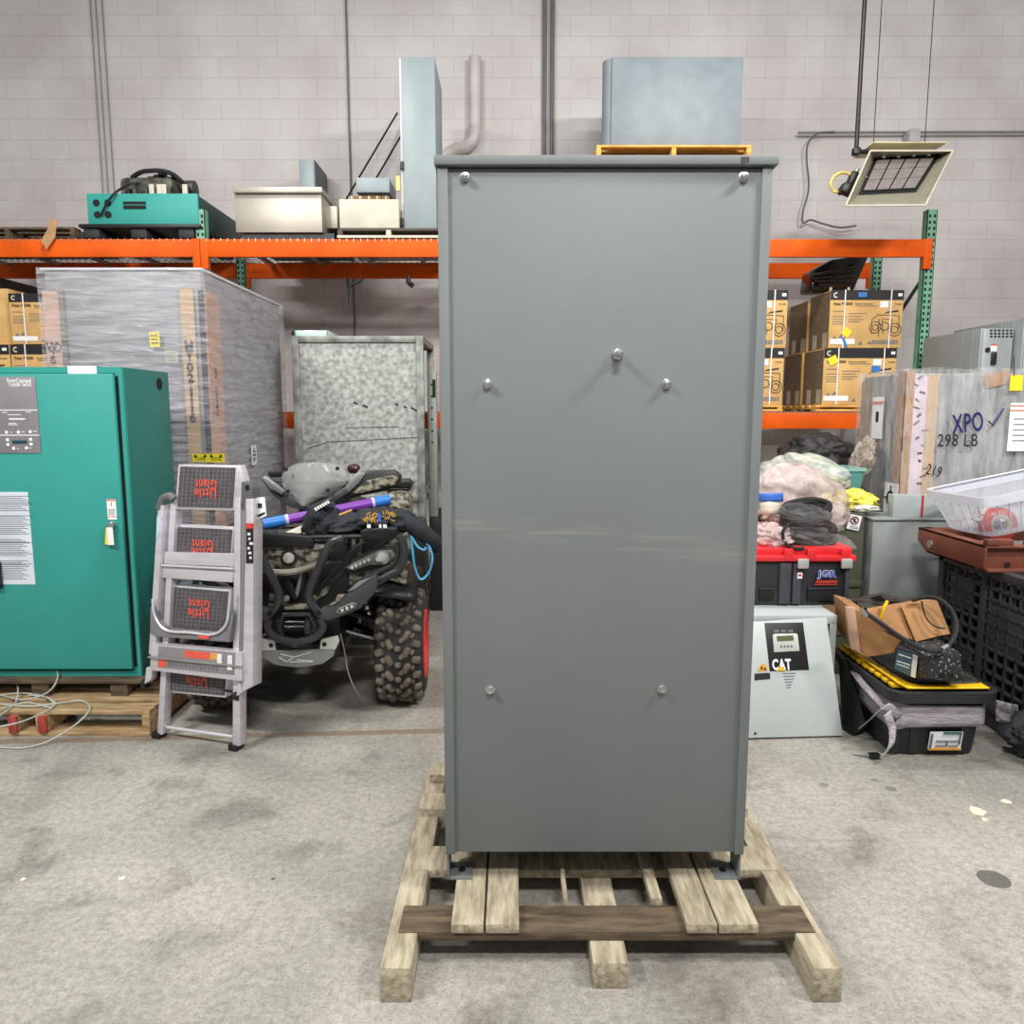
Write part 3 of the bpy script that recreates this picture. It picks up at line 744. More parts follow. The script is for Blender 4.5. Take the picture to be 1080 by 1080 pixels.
for (a, b) in ((cx0, cx0 + .030), (cx1 - .030, cx1)):
    MB().box((a, CY, cz0), (b, CY + .03, cz1), GC, .004).build('corner_post', CT, w=True)
MB().box((cx0 + .026, CY + .008, cz0 + .006), (cx1 - .026, CY + .02, cz1 - .004), GCP, .002).build('back_panel', CT, w=True)
MB().box((cx0 - .008, CY - .012, cz1), (cx1 + .012, CY + CD + .01, ctop), GC, .004).build('lid', CT, w=True)
m = MB(); q = at(784, 169.5, CY - .0125)
m.obox(q, (.012, .001, .02), M('lid_stain', (50, 48, 44), .6)); m.obox(q + V((.012, 0, .003)), (.008, .001, .014), M('lid_stain')); m.build('stain', CT, w=True)
for (px, py, stud) in ((490, 187, 0), (784, 187, 0), (651, 374, 1), (514, 405, 0), (703, 405, 0), (517, 727, 0), (698, 726, 0)):
    q = at(px, py, CY + .008); m = MB()
    L_ = .055 if stud else .02
    m.lathe([(0, .014), (.003, .014), (.004, .011)], q, -Y_, ZINC, 20)
    m.lathe([(.004, .0095), (L_ * .7, .0105), (L_ * .9, .009), (L_, .004)], q, -Y_, ZINC, 18)
    if stud: m.lathe([(.0, .016), (.012, .016), (.014, .012)], q, -Y_, ZINC, 6)
    m.build('stud' if stud else 'bolt', CT, w=True)
zpt = at(500, 932, CY).z
for sx, x in ((1, cx0 + .006), (-1, cx1 - .006)):
    for y in (CY + .02, CY + CD - .1):
        m = MB(); m.box((x - .003, y, zpt), (x + .003, y + .09, cz0), GC)
        m.box((x, y, zpt), (x + sx * .075, y + .09, zpt + .005), GC)
        m.cyl((x + sx * .04, y + .045, zpt + .004), (x + sx * .04, y + .045, zpt + .008), .012, DARK, 12)
        m.build('foot', CT, w=True)
# the pallet below: two outer runners and heavy boards running away from the viewer
xl, xr = fl(436, 944).x, fl(818, 944).x
PT_ = T('shipping_pallet', 'weathered wooden pallet under the tall grey cabinet', 'pallet', ((xl + xr) / 2, 2.5, 0))
yf, yb = 1.93, 3.02
def brd(nm, x0, x1, y0, y1, z0, z1, mat=WOODG): MB().box((x0, y0, z0), (x1, y1, z1), mat, .004).build(nm, PT_, w=True)
brd('runner', xl - .03, xl + .055, yf - .05, yb, .0, zpt - .035); brd('runner', xr - .06, xr + .02, yf - .05, yb, 0, zpt - .035)
brd('runner', (xl + xr) / 2 - .05, (xl + xr) / 2 + .05, yf, yb, 0, zpt - .06)
brd('cross_board', xl, xr, 2.02, 2.14, zpt - .06, zpt - .03, WOODD); brd('cross_board', xl, xr, 2.32, 2.46, zpt - .06, zpt - .03, WOODG)
brd('cross_board', xl - .02, xr, 2.66, 2.78, zpt - .06, zpt - .005, WOODG); brd('cross_board', xl - .005, xr, 2.92, 3.02, zpt - .06, zpt + .0, WOODG)
for (pa, pb) in ((480, 512), (514, 547), (712, 742), (744, 783)):
    brd('deck_board', fl(pa, 938, zpt).x, fl(pb, 938, zpt).x, yf + .08, 2.62, zpt - .03, zpt)
for (pa, pb) in ((593, 598), (684, 696)):
    brd('deck_board', fl(pa, 938, zpt).x, fl(pb, 938, zpt).x, yf + .2, 2.62, zpt - .03, zpt - .002)

# ================================================================ TEAL CABINET, ITS SKID AND PALLET
TY = 3.85
tx1 = at(128, 386, TY).x; tx0 = tx1 - 1.02
tz0, tz1 = at(153, 713, TY).z, at(60, 387, TY).z
TB = T('transfer_switch_cabinet', 'teal metal cabinet with a grey control panel at the left edge', 'cabinet', ((tx0 + tx1) / 2, TY + .26, tz0))
m = MB(); m.box((tx0, TY + .02, tz0), (tx1, TY + .52, tz1), TEALD, .005)
m.box((tx0, TY, tz0), (tx1, TY + .02, tz0 + .03), TEAL); m.box((tx0, TY, tz1 - .03), (tx1, TY + .02, tz1), TEAL); m.box((tx1 - .035, TY, tz0 + .03), (tx1, TY + .02, tz1 - .03), TEAL)
m.build('shell', TB, w=True)
q = atx(168, 405, tx1)
m = MB(); m.cyl((tx1 - .001, q.y, q.z), (tx1 + .002, q.y, q.z), .034, DARK, 20); m.build('cable_hole', TB, w=True)
dY = TY - .03
dx1 = (at(117, 394, dY).x + at(141, 706, dY).x) / 2; dz0, dz1 = at(80, 706, dY).z, at(60, 394, dY).z
dx0 = tx0 + .03
m = MB(); m.box((dx0, dY, dz0), (dx1, TY - .004, dz1), TEAL, .006)
m.box((dx0, TY - .004, dz0 + .006), (dx1 + .012, TY + .001, dz1 - .01), DARK)
door = m.build('door', TB, w=True)
pn = at(20, 436, dY); 
pz0, pz1 = at(20, 478, dY).z, at(20, 397.5, dY).z; px1 = (at(38, 400, dY).x + at(43, 477, dY).x) / 2; px0 = px1 - .42
PVIO = M('panel_grey', (128, 124, 130), .5)
m = MB(); m.box((px0, dY - .004, pz0), (px1, dY + .002, pz1), PVIO, .001)
def tq(px, py, dy=-.0045): return at(px, py, dY + dy)
for py in (432.5, 459): z = tq(20, py).z; m.box((px0, dY - .005, z - .002), (px1, dY - .003, z + .002), WHITE)
q = tq(20, 401.5); m.text('PowerCommand', .03, q, X_, Z_, WHITE, .0004, width=.118, bold=.0003)
q = tq(21, 405.5); m.text('Transfer Switch', .03, q, X_, Z_, WHITE, .0004, width=.112, bold=.0003)
for (xa_, xb_, y_) in ((8, 22, 437.5), (9, 27, 441.5), (10, 26, 442.5), (9, 17, 446.5), (9, 19, 448.0), (2, 8, 435), (27, 33, 434.5), (11, 13, 456), (23, 26, 455.5), (35, 39, 455), (18, 20, 473), (31, 33, 472.5)):
    a, b = tq(xa_, y_ - .35), tq(xb_, y_ + .35); m.box((a.x, dY - .0055, b.z), (b.x, dY - .004, a.z), WHITE)
cp = m.build('control_panel', door, w=True)
m = MB(); a, b = tq(13, 464.5), tq(28.5, 467.8); m.box((a.x, dY - .007, b.z), (b.x, dY - .003, a.z), M('lcd_dark', (30, 70, 84), .25), .001); m.build('display', door, w=True)
m = MB()
for (x_, y_) in ((7, 456), (19.5, 456), (32, 455.5), (8, 464), (8.5, 469), (32.5, 463.5), (33, 468.5), (14.5, 473), (28, 472.5)):
    q = tq(x_, y_); m.box((q.x - .007, dY - .007, q.z - .007), (q.x + .007, dY - .003, q.z + .007), WHITE, .001)
m.build('buttons', door, w=True)
m = MB(); a, b = tq(-22, 519), tq(37, 616.5); m.box((a.x, dY - .002, b.z), (b.x, dY + .001, a.z), M('sheet_white', (206, 214, 224), .55))
y_ = 523
while y_ < 613:
    gap = (y_ - 519) % 24 > 20
    if not gap:
        a, b = tq(2.5 + (y_ % 5), y_), tq(22 + (y_ * 7.3) % 10, y_ + .6); m.box((tq(-20, y_).x, dY - .003, b.z), (b.x, dY - .0015, a.z), GREYT)
    y_ += 1.9
for yy in (531, 544, 572, 584, 595): z = tq(10, yy).z; m.box((tq(-20, yy).x, dY - .003, z - .0015), (tq(34, yy).x, dY - .0015, z + .0015), GREYT)
m.build('instruction_sheet', door, w=True)
m = MB(); a, b = tq(112, 526.5), tq(123, 548); m.box((a.x, dY - .002, b.z), (b.x, dY + .001, a.z), WHITE); 
m.box((a.x, dY - .003, a.z - .01), (b.x, dY - .001, a.z), M('pale_red', (222, 150, 150), .6)); m.box((a.x, dY - .003, b.z + .012), (b.x, dY - .001, b.z + .018), M('pale_red'))
q = tq(117.5, 532.5); m.text('!', .03, q, X_, Z_, INK, .0004)
for k in range(4): a2, b2 = tq(114, 537 + k * 1.8), tq(121, 537.7 + k * 1.8); m.box((a2.x, dY - .003, b2.z), (b2.x, dY - .001, a2.z), GREYT)
m.build('warning_label', door, w=True)
q = tq(117.5, 553, -.01); m = MB()
m.cyl((q.x + .006, dY + .002, q.z), (q.x + .006, dY - .025, q.z), .016, ZINC, 16); m.box((q.x - .012, dY - .03, q.z - .012), (q.x + .02, dY - .02, q.z + .012), ZINC, .004); m.build('latch', door, w=True)
m = MB(); m.obox((q.x - .013, dY - .022, q.z - .06), (.03, .002, .085), YEL, Matrix.Rotation(.12, 3, 'Y')); m.obox((q.x, dY - .027, q.z - .058), (.03, .002, .09), WHITE, Matrix.Rotation(-.02, 3, 'Y')); m.build('key_tags', door, w=True)
m = MB(); a, b = at(71, 386, TY - .002), at(102, 394.3, TY - .002); m.box((a.x, TY - .002, b.z), (b.x, TY + .002, a.z + .002), WHITE); m.box((a.x, TY - .002, a.z), (b.x, TY + .12, a.z + .003), WHITE); m.build('tape', TB, w=True)
a = tq(0, 608); MB().box((a.x - .06, dY - .03, a.z - .06), (a.x + .012, dY + .002, a.z + .08), BLACK, .008).build('handle', TB, w=True)
# skid under it
SK = T('wooden_skid', 'dark wooden skid directly under the teal cabinet', 'skid', ((tx0 + tx1) / 2, TY + .26, .13))
for x in (tx0 + .1, (tx0 + tx1) / 2, tx1 - .1): MB().box((x - .045, TY - .05, .13), (x + .045, TY + .6, tz0 - .022), WOODD, .004).build('runner', SK, w=True)
for k, y in enumerate((TY - .06, TY + .14, TY + .34, TY + .5)): MB().box((tx0 - .0, y, tz0 - .022), (tx1 + .06, y + .11, tz0 - .001), WOODD, .004).build('deck_board', SK, w=True)
p1x = at(160, 768, 3.62).x
pallet('wooden_pallet', 'low wooden pallet with red painted ends under the teal cabinet skid', p1x - 1.1, p1x, 3.60, 4.55, 0, .129, WOOD, 6, ends=None)
t = T('lumber_block', 'pair of red ended wood blocks under the pallet front, left one', 'wood', (at(18, 768, 3.62).x, 3.65, .0), group='red ended blocks')
# (red ended stringer blocks, seen end-on in the pallet opening)
MB().box((t.location.x - .02, 3.585, .021), (t.location.x + .02, 3.60, .108), REDP, .002).box((t.location.x - .018, 3.60, .022), (t.location.x + .018, 4.3, .106), WOOD, .002).build('block', t, w=True)
t2x = at(49, 768, 3.62).x
copy_tree(t, (t2x, 3.65, 0), 'pair of red ended wood blocks under the pallet front, right one')
# loose wire coil on the pallet
m = MB(); WCO = M('grey_wire', (186, 190, 182), .45)
def wl(pts, z): return [fl(px, py, zz) for (px, py), zz in zip(pts, z)]
w1 = smoothpts(wl([(-12, 712), (0, 700), (22, 693), (46, 694), (60, 707), (58, 722), (45, 733), (22, 738), (0, 733), (-10, 735)], [.25, .26, .27, .27, .25, .21, .16, .14, .14, .14]), 6)
w2 = smoothpts(wl([(-10, 700), (6, 708), (18, 722), (17, 740), (4, 752), (-8, 760)], [.24, .22, .18, .14, .135, .135]), 6)
w3 = smoothpts(wl([(-8, 735), (20, 731), (45, 734), (58, 741), (52, 746), (30, 741), (10, 745), (-6, 752)], [.14, .14, .14, .138, .137, .137, .137, .137]), 6)
w4 = smoothpts(wl([(-6, 742), (30, 745), (60, 742), (85, 739), (95, 746), (88, 757), (70, 771), (45, 784), (20, 789), (-10, 787)], [.138, .138, .138, .14, .14, .11, .06, .012, .006, .006]), 6)
w5 = smoothpts(wl([(-8, 768), (20, 762), (40, 754), (56, 745), (50, 736), (30, 733)], [.137, .137, .137, .137, .14, .14]), 6)
for w_ in (w1, w2, w3, w4, w5): m.tube(w_, .0042, WCO, 6)
o = m.build('wire_coil'); tag(o, 'tangle of thin pale grey wire lying over the low pallet', 'wire')

# ================================================================ TALL WRAPPED CRATE (left)
WY = 4.7
wx0, wx1 = at(46, 285, WY).x, at(211, 285, WY).x; wz1 = at(120, 285, WY).z
WYB = 6.25
WC = T('wrapped_crate', 'tall equipment crate in clear stretch wrap with pale cardboard corner boards', 'crate', ((wx0 + wx1) / 2, (WY + WYB) / 2, 0))
EQ = M('wrapped_grey', (140, 140, 143), .5, var=.15, scale=2)
m = MB(); m.box((wx0, WY, .13), (wx1, WYB, wz1), EQ, .01)
for k in range(22): z = .3 + k * .062; m.box((at(150, 400, WY).x, WY - .012, z), (at(195, 400, WY).x, WY, z + .03), M('louver_grey', (150, 152, 156), .5), .004)
m.build('body', WC, w=True)
for x in (wx0 + .05, (wx0 + wx1) / 2, wx1 - .05): MB().box((x - .05, WY, 0), (x + .05, WYB, .129), WOOD, .004).build('runner', WC, w=True)
m = MB(); q = at(176, 400, WY)
lip = M('wrap_top', (206, 206, 212), .35)
m.box((wx0 - .015, WY - .015, wz1 - .002), (wx1 + .015, WYB + .01, wz1 + .012), lip, .004)
m.build('lid_sheet', WC, w=True)
c1, c0 = at(204, 308, WY - .01).x, at(190, 308, WY - .01).x
m = MB(); m.box((c0, WY - .02, .2), (c1, WY - .008, at(200, 304, WY).z), M('kraft_board', (202, 172, 134), .8)); m.build('corner_board', WC, w=True)
m = MB(); m.box((wx1 - .012, WY - .021, .5), (wx1 + .016, WY + .0, at(200, 306, WY).z), INK); m.box((wx1 + .004, WY + .0, .5), (wx1 + .016, WY + .24, at(210, 306, WY).z), PINKC); m.build('corner_board', WC, w=True)
a, b = at(45, 307, WY - .01), at(61.5, 307, WY - .01)
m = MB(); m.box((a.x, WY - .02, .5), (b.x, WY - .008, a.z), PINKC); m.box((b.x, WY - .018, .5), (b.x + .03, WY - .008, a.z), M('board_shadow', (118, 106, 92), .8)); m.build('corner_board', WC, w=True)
m = MB(); xx = (c0 + c1) / 2
for ch, py in zip('HB10211116', (365, 369, 376, 388, 399, 410, 418, 426, 434, 441)):
    q = at(196 + (py - 365) * .11, py, WY - .022); m.text(ch, .075, (xx, WY - .024, q.z), X_, Z_, INK, .0006, bold=.003)
for ch, py in zip('3552', (394, 413, 424, 434)):
    q = atx(226, py, wx1 + .018); m.text(ch, .085, (wx1 + .0175, WY + .12, q.z), Y_, Z_, INK, .0006, bold=.001)
for ch, py in zip('WO26', (366, 367, 374, 380)):
    q = at(56, py, WY - .022); m.text(ch, .07, ((a.x + b.x) / 2 + (.02 if ch == 'O' else -.01), q.y, q.z), X_, Z_, INK, .0006, bold=.001)
m.build('handwriting', WC, w=True)
m = MB(); a, b = at(157.5, 350, WY - .03), at(169, 366, WY - .03); m.box((a.x, WY - .033, b.z), (b.x, WY - .03, a.z), YEL)
for k in range(3): z = b.z + .02 + k * .022; m.box((a.x + .01, WY - .0345, z), (b.x - .01, WY - .0325, z + .006), INK)
m.build('yellow_tag', WC, w=True)
m = MB(); a, b = at(174, 370, WY - .03), at(188, 383, WY - .03); m.box((a.x, WY - .033, b.z), (b.x, WY - .03, a.z), CREAM)
for k in range(4): z = b.z + .015 + k * .015; m.box((a.x + .01, WY - .0345, z), (b.x - .012, WY - .0325, z + .004), GREYT)
m.build('packing_slip', WC, w=True)
a = at(203, 478.5, WY - .03); b = at(237, 487.5, WY - .03); m = MB(); m.box((a.x, WY - .036, b.z), (b.x, WY - .032, a.z), YEL)
m.text('THIS', .03, ((a.x * .75 + b.x * .25), WY - .037, a.z * .4 + b.z * .6), X_, Z_, INK, .0006); m.text('SIDE', .03, ((a.x * .25 + b.x * .75), WY - .037, a.z * .4 + b.z * .6), X_, Z_, INK, .0006)
for u in (.1, .4, .6, .9):
    x = a.x + (b.x - a.x) * u; z = a.z * .75 + b.z * .25; m.prism([(x - .012, WY - .0365, z - .008), (x + .012, WY - .0365, z - .008), (x, WY - .0365, z + .012)], (0, .001, 0), INK)
m.build('yellow_label', WC, w=True)
q = atx(268, 480, wx1 + .02); m = MB(); m.box((wx1 + .018, q.y - .05, q.z - .07), (wx1 + .021, q.y + .05, q.z + .07), WHITE)
m.prism([(wx1 + .0215, q.y - .03, q.z + .02), (wx1 + .0215, q.y + .03, q.z + .02), (wx1 + .0215, q.y, q.z + .055)], (.001, 0, 0), INK); m.prism([(wx1 + .0215, q.y - .03, q.z - .02), (wx1 + .0215, q.y + .03, q.z - .02), (wx1 + .0215, q.y, q.z - .055)], (.001, 0, 0), INK); m.box((wx1 + .0215, q.y - .03, q.z - .01), (wx1 + .0225, q.y + .03, q.z + .01), INK); m.build('arrow_label', WC, w=True)
# the film itself, rippled, wound round the four sides
def ringpt(u, off):
    L1, L2 = wx1 - wx0 + .05, WYB - WY + .05; P_ = 2 * (L1 + L2); d = u * P_
    x0, y0 = wx0 - .025, WY - .028
    if d < L1: return V((x0 + d, y0, 0)), V((0, -1, 0))
    d -= L1
    if d < L2: return V((x0 + L1, y0 + d, 0)), V((1, 0, 0))
    d -= L2
    if d < L1: return V((x0 + L1 - d, y0 + L2, 0)), V((0, 1, 0))
    d -= L1
    return V((x0, y0 + L2 - d, 0)), V((-1, 0, 0))
def wf(u, v):
    p, n = ringpt(u % 1.0, 0); z = .25 + (wz1 - .24) * v
    k = noise.noise(V((p.x * 1.1 + p.y * 1.1, z * 9, 2))) * .010 + noise.noise(V((p.x * 5 + p.y * 5, z * 26, 7))) * .005
    return p + n * (.006 + abs(k)) + V((0, 0, z))
m = MB(); m.grid(wf, 120, 150, WRAPF, closed_u=True); m.build('stretch_wrap', WC, w=True, smooth=60)

# ================================================================ GALVANISED CRATE
GY = 5.9
gx0, gx1 = at(309, 420, GY).x, at(447, 420, GY).x; gz1 = at(370, 354, GY).z
GX = T('galvanised_crate', 'blotchy galvanised sheet metal crate behind the quad bike', 'crate', ((gx0 + gx1) / 2, GY + .4, 0))
lw = .055
MB().box((gx0 + lw, GY + .02, .1), (gx1 - lw, GY + .03, gz1 - .05), GALV).build('front_sheet', GX, w=True)
for x in (gx0, gx1 - lw): 
    for y in (GY, GY + .75): MB().box((x, y, 0), (x + lw, y + .04, gz1 - .001), GALVD, .004).build('post', GX, w=True)
for z in (gz1 - .05, .9, .06):
    MB().box((gx0 + lw, GY + .002, z), (gx1 - lw, GY + .035, z + .048), GALVD, .003).build('rail', GX, w=True)
    for x in (gx0, gx1 - .04): MB().box((x, GY + .04, z), (x + .04, GY + .75, z + .048), GALVD, .003).build('rail', GX, w=True)
    MB().box((gx0 + lw, GY + .752, z), (gx1 - lw, GY + .785, z + .048), GALVD, .003).build('rail', GX, w=True)
MB().box((gx0 + .02, GY + .02, gz1 - .012), (gx1 - .02, GY + .77, gz1), GALVD).build('top_sheet', GX, w=True)
m = MB(); 
for (pa, pb) in (((373, 424), (377, 426.5)), ((383, 427), (388, 430)), ((417, 426), (420, 427)), ((426, 428.5), (429, 430)), ((433, 430), (441, 433.5))):
    a, b = at(pa[0], pa[1], GY + .018), at(pb[0], pb[1], GY + .018); m.obox((a + b) / 2, ((b - a).length, .003, .012), DARK, Matrix.Rotation(.5, 3, 'Y'))
for (pa, pb) in (((324, 473), (346, 466)), ((346, 466), (444, 461)), ((365, 451), (420, 450))):
    a, b = at(pa[0], pa[1], GY + .019), at(pb[0], pb[1], GY + .019); m.tube([a, b], .004, M('seam_grey', (92, 94, 90), .6), 4)
m.build('gouge_marks', GX, w=True)
t = T('glass_tray', 'shallow clear glass tray on top of the galvanised crate', 'tray', (at(331, 351, 6.1).x, 6.1, gz1))
a, b = at(314, 347, 6.1), at(349, 352, 6.1)
m = MB(); GLS = M('pale_glass', (190, 214, 208), .15); m.box((a.x, 6.0, gz1), (b.x, 6.4, gz1 + .006), GLS); m.box((a.x, 6.0, gz1), (b.x, 6.012, gz1 + .05), GLS, .003); m.box((a.x, 6.388, gz1), (b.x, 6.4, gz1 + .05), GLS, .003); m.box((a.x, 6.0, gz1), (a.x + .012, 6.4, gz1 + .05), GLS, .003); m.box((b.x - .012, 6.0, gz1), (b.x, 6.4, gz1 + .05), GLS, .003); m.build('tray', t, w=True)
o = MB().blob((at(306, 352, 6.15).x + .06, 6.2, gz1 + .035), (.14, .18, .07), BLACK, 3, .4, 2, 3, flatz=-.8).build('black_clamp'); tag(o, 'small black clamp at the left corner of the galvanised crate top', 'clamp')
# things that show in the gap right of the crate
a, b = at(449, 372, 6.72), at(463, 372, 6.72)
o = MB().box((gx1 + .03, 6.85, ZLD), (b.x + .55, 7.2, at(455, 374, 6.85).z), CARD, .006).build('cardboard_carton'); tag(o, 'tan carton glimpsed between the galvanised crate and the grey cabinet', 'box')
zk = at(455, 545, 6.0).z
o = MB().box((gx1 + .02, 6.0, 0), (gx1 + .62, 6.6, zk), M('dull_black', (22, 22, 23), .7, var=.3), .01).build('black_filler_box'); tag(o, 'dull black box added to darken the gap between the galvanised crate and the grey cabinet', 'cabinet')  # black box added so that this gap reads dark
t = T('metal_channel', 'grey punched metal channel standing beside the galvanised crate', 'channel', (gx1 + .06, 6.06, zk))
m = MB(); zt = at(452, 392, 6.02).z; m.box((gx1 + .022, 6.02, zk), (gx1 + .085, 6.1, zt), M('channel_grey', (140, 144, 138), .5, .3), .004); m.build('channel', t, w=True)
m = MB()
for k in range(6): m.cyl((gx1 + .05, 6.0195, zt - .1 - k * .09), (gx1 + .05, 6.016, zt - .1 - k * .09), .008, DARK, 8)
m.box((gx1 + .055, 6.017, zt - .2), (gx1 + .08, 6.0195, zt - .06), DARK); m.build('hole', t, w=True)

# ================================================================ FOLDED STEP LADDER
f0, f1 = fl(168, 777), fl(249, 790)
wv = (f1 - f0).normalized(); away = V((-wv.y, wv.x, 0)); 
if away.y < 0: away = -away
lv = (Z_ + away * .05).normalized(); ln = lv.cross(wv); ln = -ln if ln.y > 0 else ln
LP = Plane(f0, ln.normalized()); ln = LP.n
LR = frame(wv, lv)
LD = T('step_ladder', 'folded silver aluminium step ladder with black treads and red lettering, leaning', 'ladder', (f0 + f1) / 2)
def lh(px, py, off=0): return LP.hit(px, py, off)
def slab(m, pl, pxs, off, th, mat, bev=0.0):
    m.prism([pl.hit(x, y, off) for x, y in pxs], -pl.n * th, mat, bev); return m
TREAD = M('tread_grip', (82, 78, 82), .7, var=.3, scale=30)
TRIDGE = M('tread_ridge', (128, 122, 126), .7)
def lerp2(q, u, v):
    a, b, c, d = [V((x, y, 0)) for x, y in q]; p = (a * (1 - u) + b * u) * (1 - v) + (d * (1 - u) + c * u) * v; return p.x, p.y
def tread(q, off, lab=None, show=(0, 1), ts=1.0, dx=.5):
    """q: px corners tl, tr, br, bl"""
    st = MB(); slab(st, LP, q, off - .006, .05, ALU, .003); st = st.build('step', LD, w=True)
    m = MB(); qi = [lerp2(q, .035, .05), lerp2(q, .965, .05), lerp2(q, .965, .94), lerp2(q, .035, .94)]
    slab(m, LP, qi, off, .01, TREAD)
    for i in range(1, 13): m.tube([lh(*lerp2(qi, i / 13, .02), off + .001), lh(*lerp2(qi, i / 13, .98), off + .001)], .0016, TRIDGE, 4)
    for i in range(1, 10): m.tube([lh(*lerp2(qi, .02, i / 10), off + .001), lh(*lerp2(qi, .98, i / 10), off + .001)], .0013, TRIDGE, 4)
    m.build('grip_pad', st, w=True)
    return st, qi
def treadtext(st, qi, off, y1, y2, lines=('Giant', 'Little')):
    m = MB(); sz = .062
    for s, v in zip(lines, (y1, y2)):
        if v is None: continue
        p = lh(*lerp2(qi, .5, v), off + .004); m.text(s, sz, p, -wv, -lv, ORED, .0008, width=.122, bold=.0012)
    m.build('lettering', st, w=True, label='orange red lettering')
q1 = [(188, 489.7), (250, 491), (246.5, 538.5), (184.5, 537)]
st, qi = tread(q1, .03); treadtext(st, qi, .03, .42, .64)
m = MB(); slab(m, LP, [(250, 490.5), (252, 491), (257, 508), (255, 530), (249, 538.5), (246.5, 538.5)], .02, .05, ALU, .002); m.build('step_end', LD, w=True)
q2 = [(184.5, 553.5), (246.5, 556.5), (243, 603), (180.5, 600)]
st, qi = tread(q2, .0); treadtext(st, qi, .0, .40, .62)
q3 = [(182, 617), (242.5, 622), (238, 669), (176.5, 664)]
st, qi = tread(q3, .0); treadtext(st, qi, .0, .36, .60)
q4 = [(177, 692), (241, 699), (238, 736), (175.5, 730)]
st, qi = tread(q4, -.01); treadtext(st, qi, -.01, .36, .66)
def rail(nm, q, off, th, mat=ALU): m = MB(); slab(m, LP, q, off, th, mat, .003); return m.build(nm, LD, w=True)
rail('rail', [(180, 523), (186, 523), (171.5, 775), (165.5, 775)], .025, .05); rail('rail', [(247, 526), (253.5, 524), (253, 787), (245, 787)], .025, .05)
rail('rear_rail', [(166.5, 533), (172.5, 533), (163, 690), (156.5, 690)], .045, .07); rail('rear_rail', [(259, 526), (267.5, 526), (266.5, 724), (254.5, 730)], .045, .07)
rail('rail_edge', [(255.5, 540), (259, 536), (254.5, 728), (251.5, 690)], .05, .03, M('satin_grey', (150, 148, 152), .45, .5))
rail('crossbar', [(173.5, 582), (247, 584), (246, 598), (172.5, 595)], .028, .02); rail('crossbar', [(171.5, 598), (246, 601.5), (245, 614.5), (170.5, 609.5)], .028, .02)
m = MB(); m.tube([lh(171, 596.3, .035), lh(246, 600, .035)], .006, ALU, 8); m.build('crossbar_tube', LD, w=True)
m = MB(); CAPG = M('cap_grey', (98, 98, 102), .6)
m.tube(smoothpts([lh(169, 537, .03), lh(172, 527, .03), lh(179, 523.5, .03), lh(184, 527, .03)], 5), .02, CAPG, 10)
m.build('top_cap', LD, w=True)
m = MB(); slab(m, LP, [(254, 508), (262, 507), (266, 515), (267, 533), (259, 537), (254, 530)], .04, .06, CAPG, .006); m.cyl(lh(261, 514, .03), lh(261, 514, .045), .012, DARK, 12); m.build('top_cap', LD, w=True)
# bottom carrying handle: a wide U
m = MB(); slab(m, LP, [(158.5, 640), (163, 640), (166, 654), (176, 664.5), (224, 669), (237, 660), (241, 640), (246, 650), (242, 677.5), (166, 671.5), (158, 668)], .055, .03, M('handle_grey', (134, 132, 138), .5, .2), .003); m.build('carry_handle', LD, w=True)
m = MB(); m.tube(smoothpts([lh(161, 632, .062), lh(163.5, 650, .062), lh(175, 664.5, .062), lh(200, 667, .062), lh(224, 669, .062), lh(237.5, 660, .062), lh(242, 640, .062), lh(243, 622, .062)], 6), .0065, M('bright_strip', (226, 226, 228), .35, .4), 8); m.build('handle_trim', LD, w=True)
m = MB(); slab(m, LP, [(209, 669), (221, 670), (220, 674.5), (208, 673.5)], .064, .008, ORED, .002); m.build('red_button', LD, w=True)
# folded hinge bar with printed strip
m = MB(); slab(m, LP, [(159, 679), (255, 688), (255, 718.5), (158, 707)], .06, .05, ALU, .003); hb = m.build('hinge_bar', LD, w=True)
m = MB(); slab(m, LP, [(167, 681.5), (247.5, 688.5), (246.5, 712), (166, 703.5)], .064, .004, M('printed_grey', (140, 134, 138), .6), .001)
slab(m, LP, [(195, 686), (222, 688.3), (221, 695.5), (194.5, 693.3)], .0655, .001, ORED); slab(m, LP, [(222, 688.3), (232, 689), (231, 696.3), (221, 695.5)], .0655, .001, M('orange_fade', (222, 160, 80), .6))
slab(m, LP, [(167, 693), (175, 694), (175, 704), (166.5, 703.5)], .0655, .001, ORED)
slab(m, LP, [(229, 689.5), (234, 690), (233.5, 700), (229, 699.5)], .066, .001, WHITE); slab(m, LP, [(240, 691), (245, 691.5), (244.5, 707), (239.5, 706.5)], .066, .001, WHITE)
for k in range(13): slab(m, LP, [(177 + k * 4.2, 697.3 + k * .42), (179.5 + k * 4.2, 697.6 + k * .42), (179.3 + k * 4.2, 702 + k * .42), (176.8 + k * 4.2, 701.7 + k * .42)], .066, .001, GREYT)
m.build('printed_strip', hb, w=True)
m = MB(); m.tube([lh(156.5, 693, .068), lh(255.5, 703, .068)], .006, ZINC, 10); m.build('hinge_pin', hb, w=True)
m = MB(); slab(m, LP, [(259.5, 552), (266.8, 552), (266.6, 594), (259.3, 594)], .049, .004, INK); slab(m, LP, [(259.5, 552), (266.8, 552), (266.7, 557.5), (259.4, 557.5)], .051, .003, M('label_red', (210, 60, 50), .6))
for k, s in enumerate((2, 1, 2.6, 1.4, 2, 1.1)): slab(m, LP, [(261 + (k % 3), 562 + k * 5), (262 + (k % 3) + s, 562 + k * 5), (262 + (k % 3) + s, 564.5 + k * 5), (261 + (k % 3), 564.5 + k * 5)], .0505, .002, WHITE)
m.build('warning_label', LD, w=True)
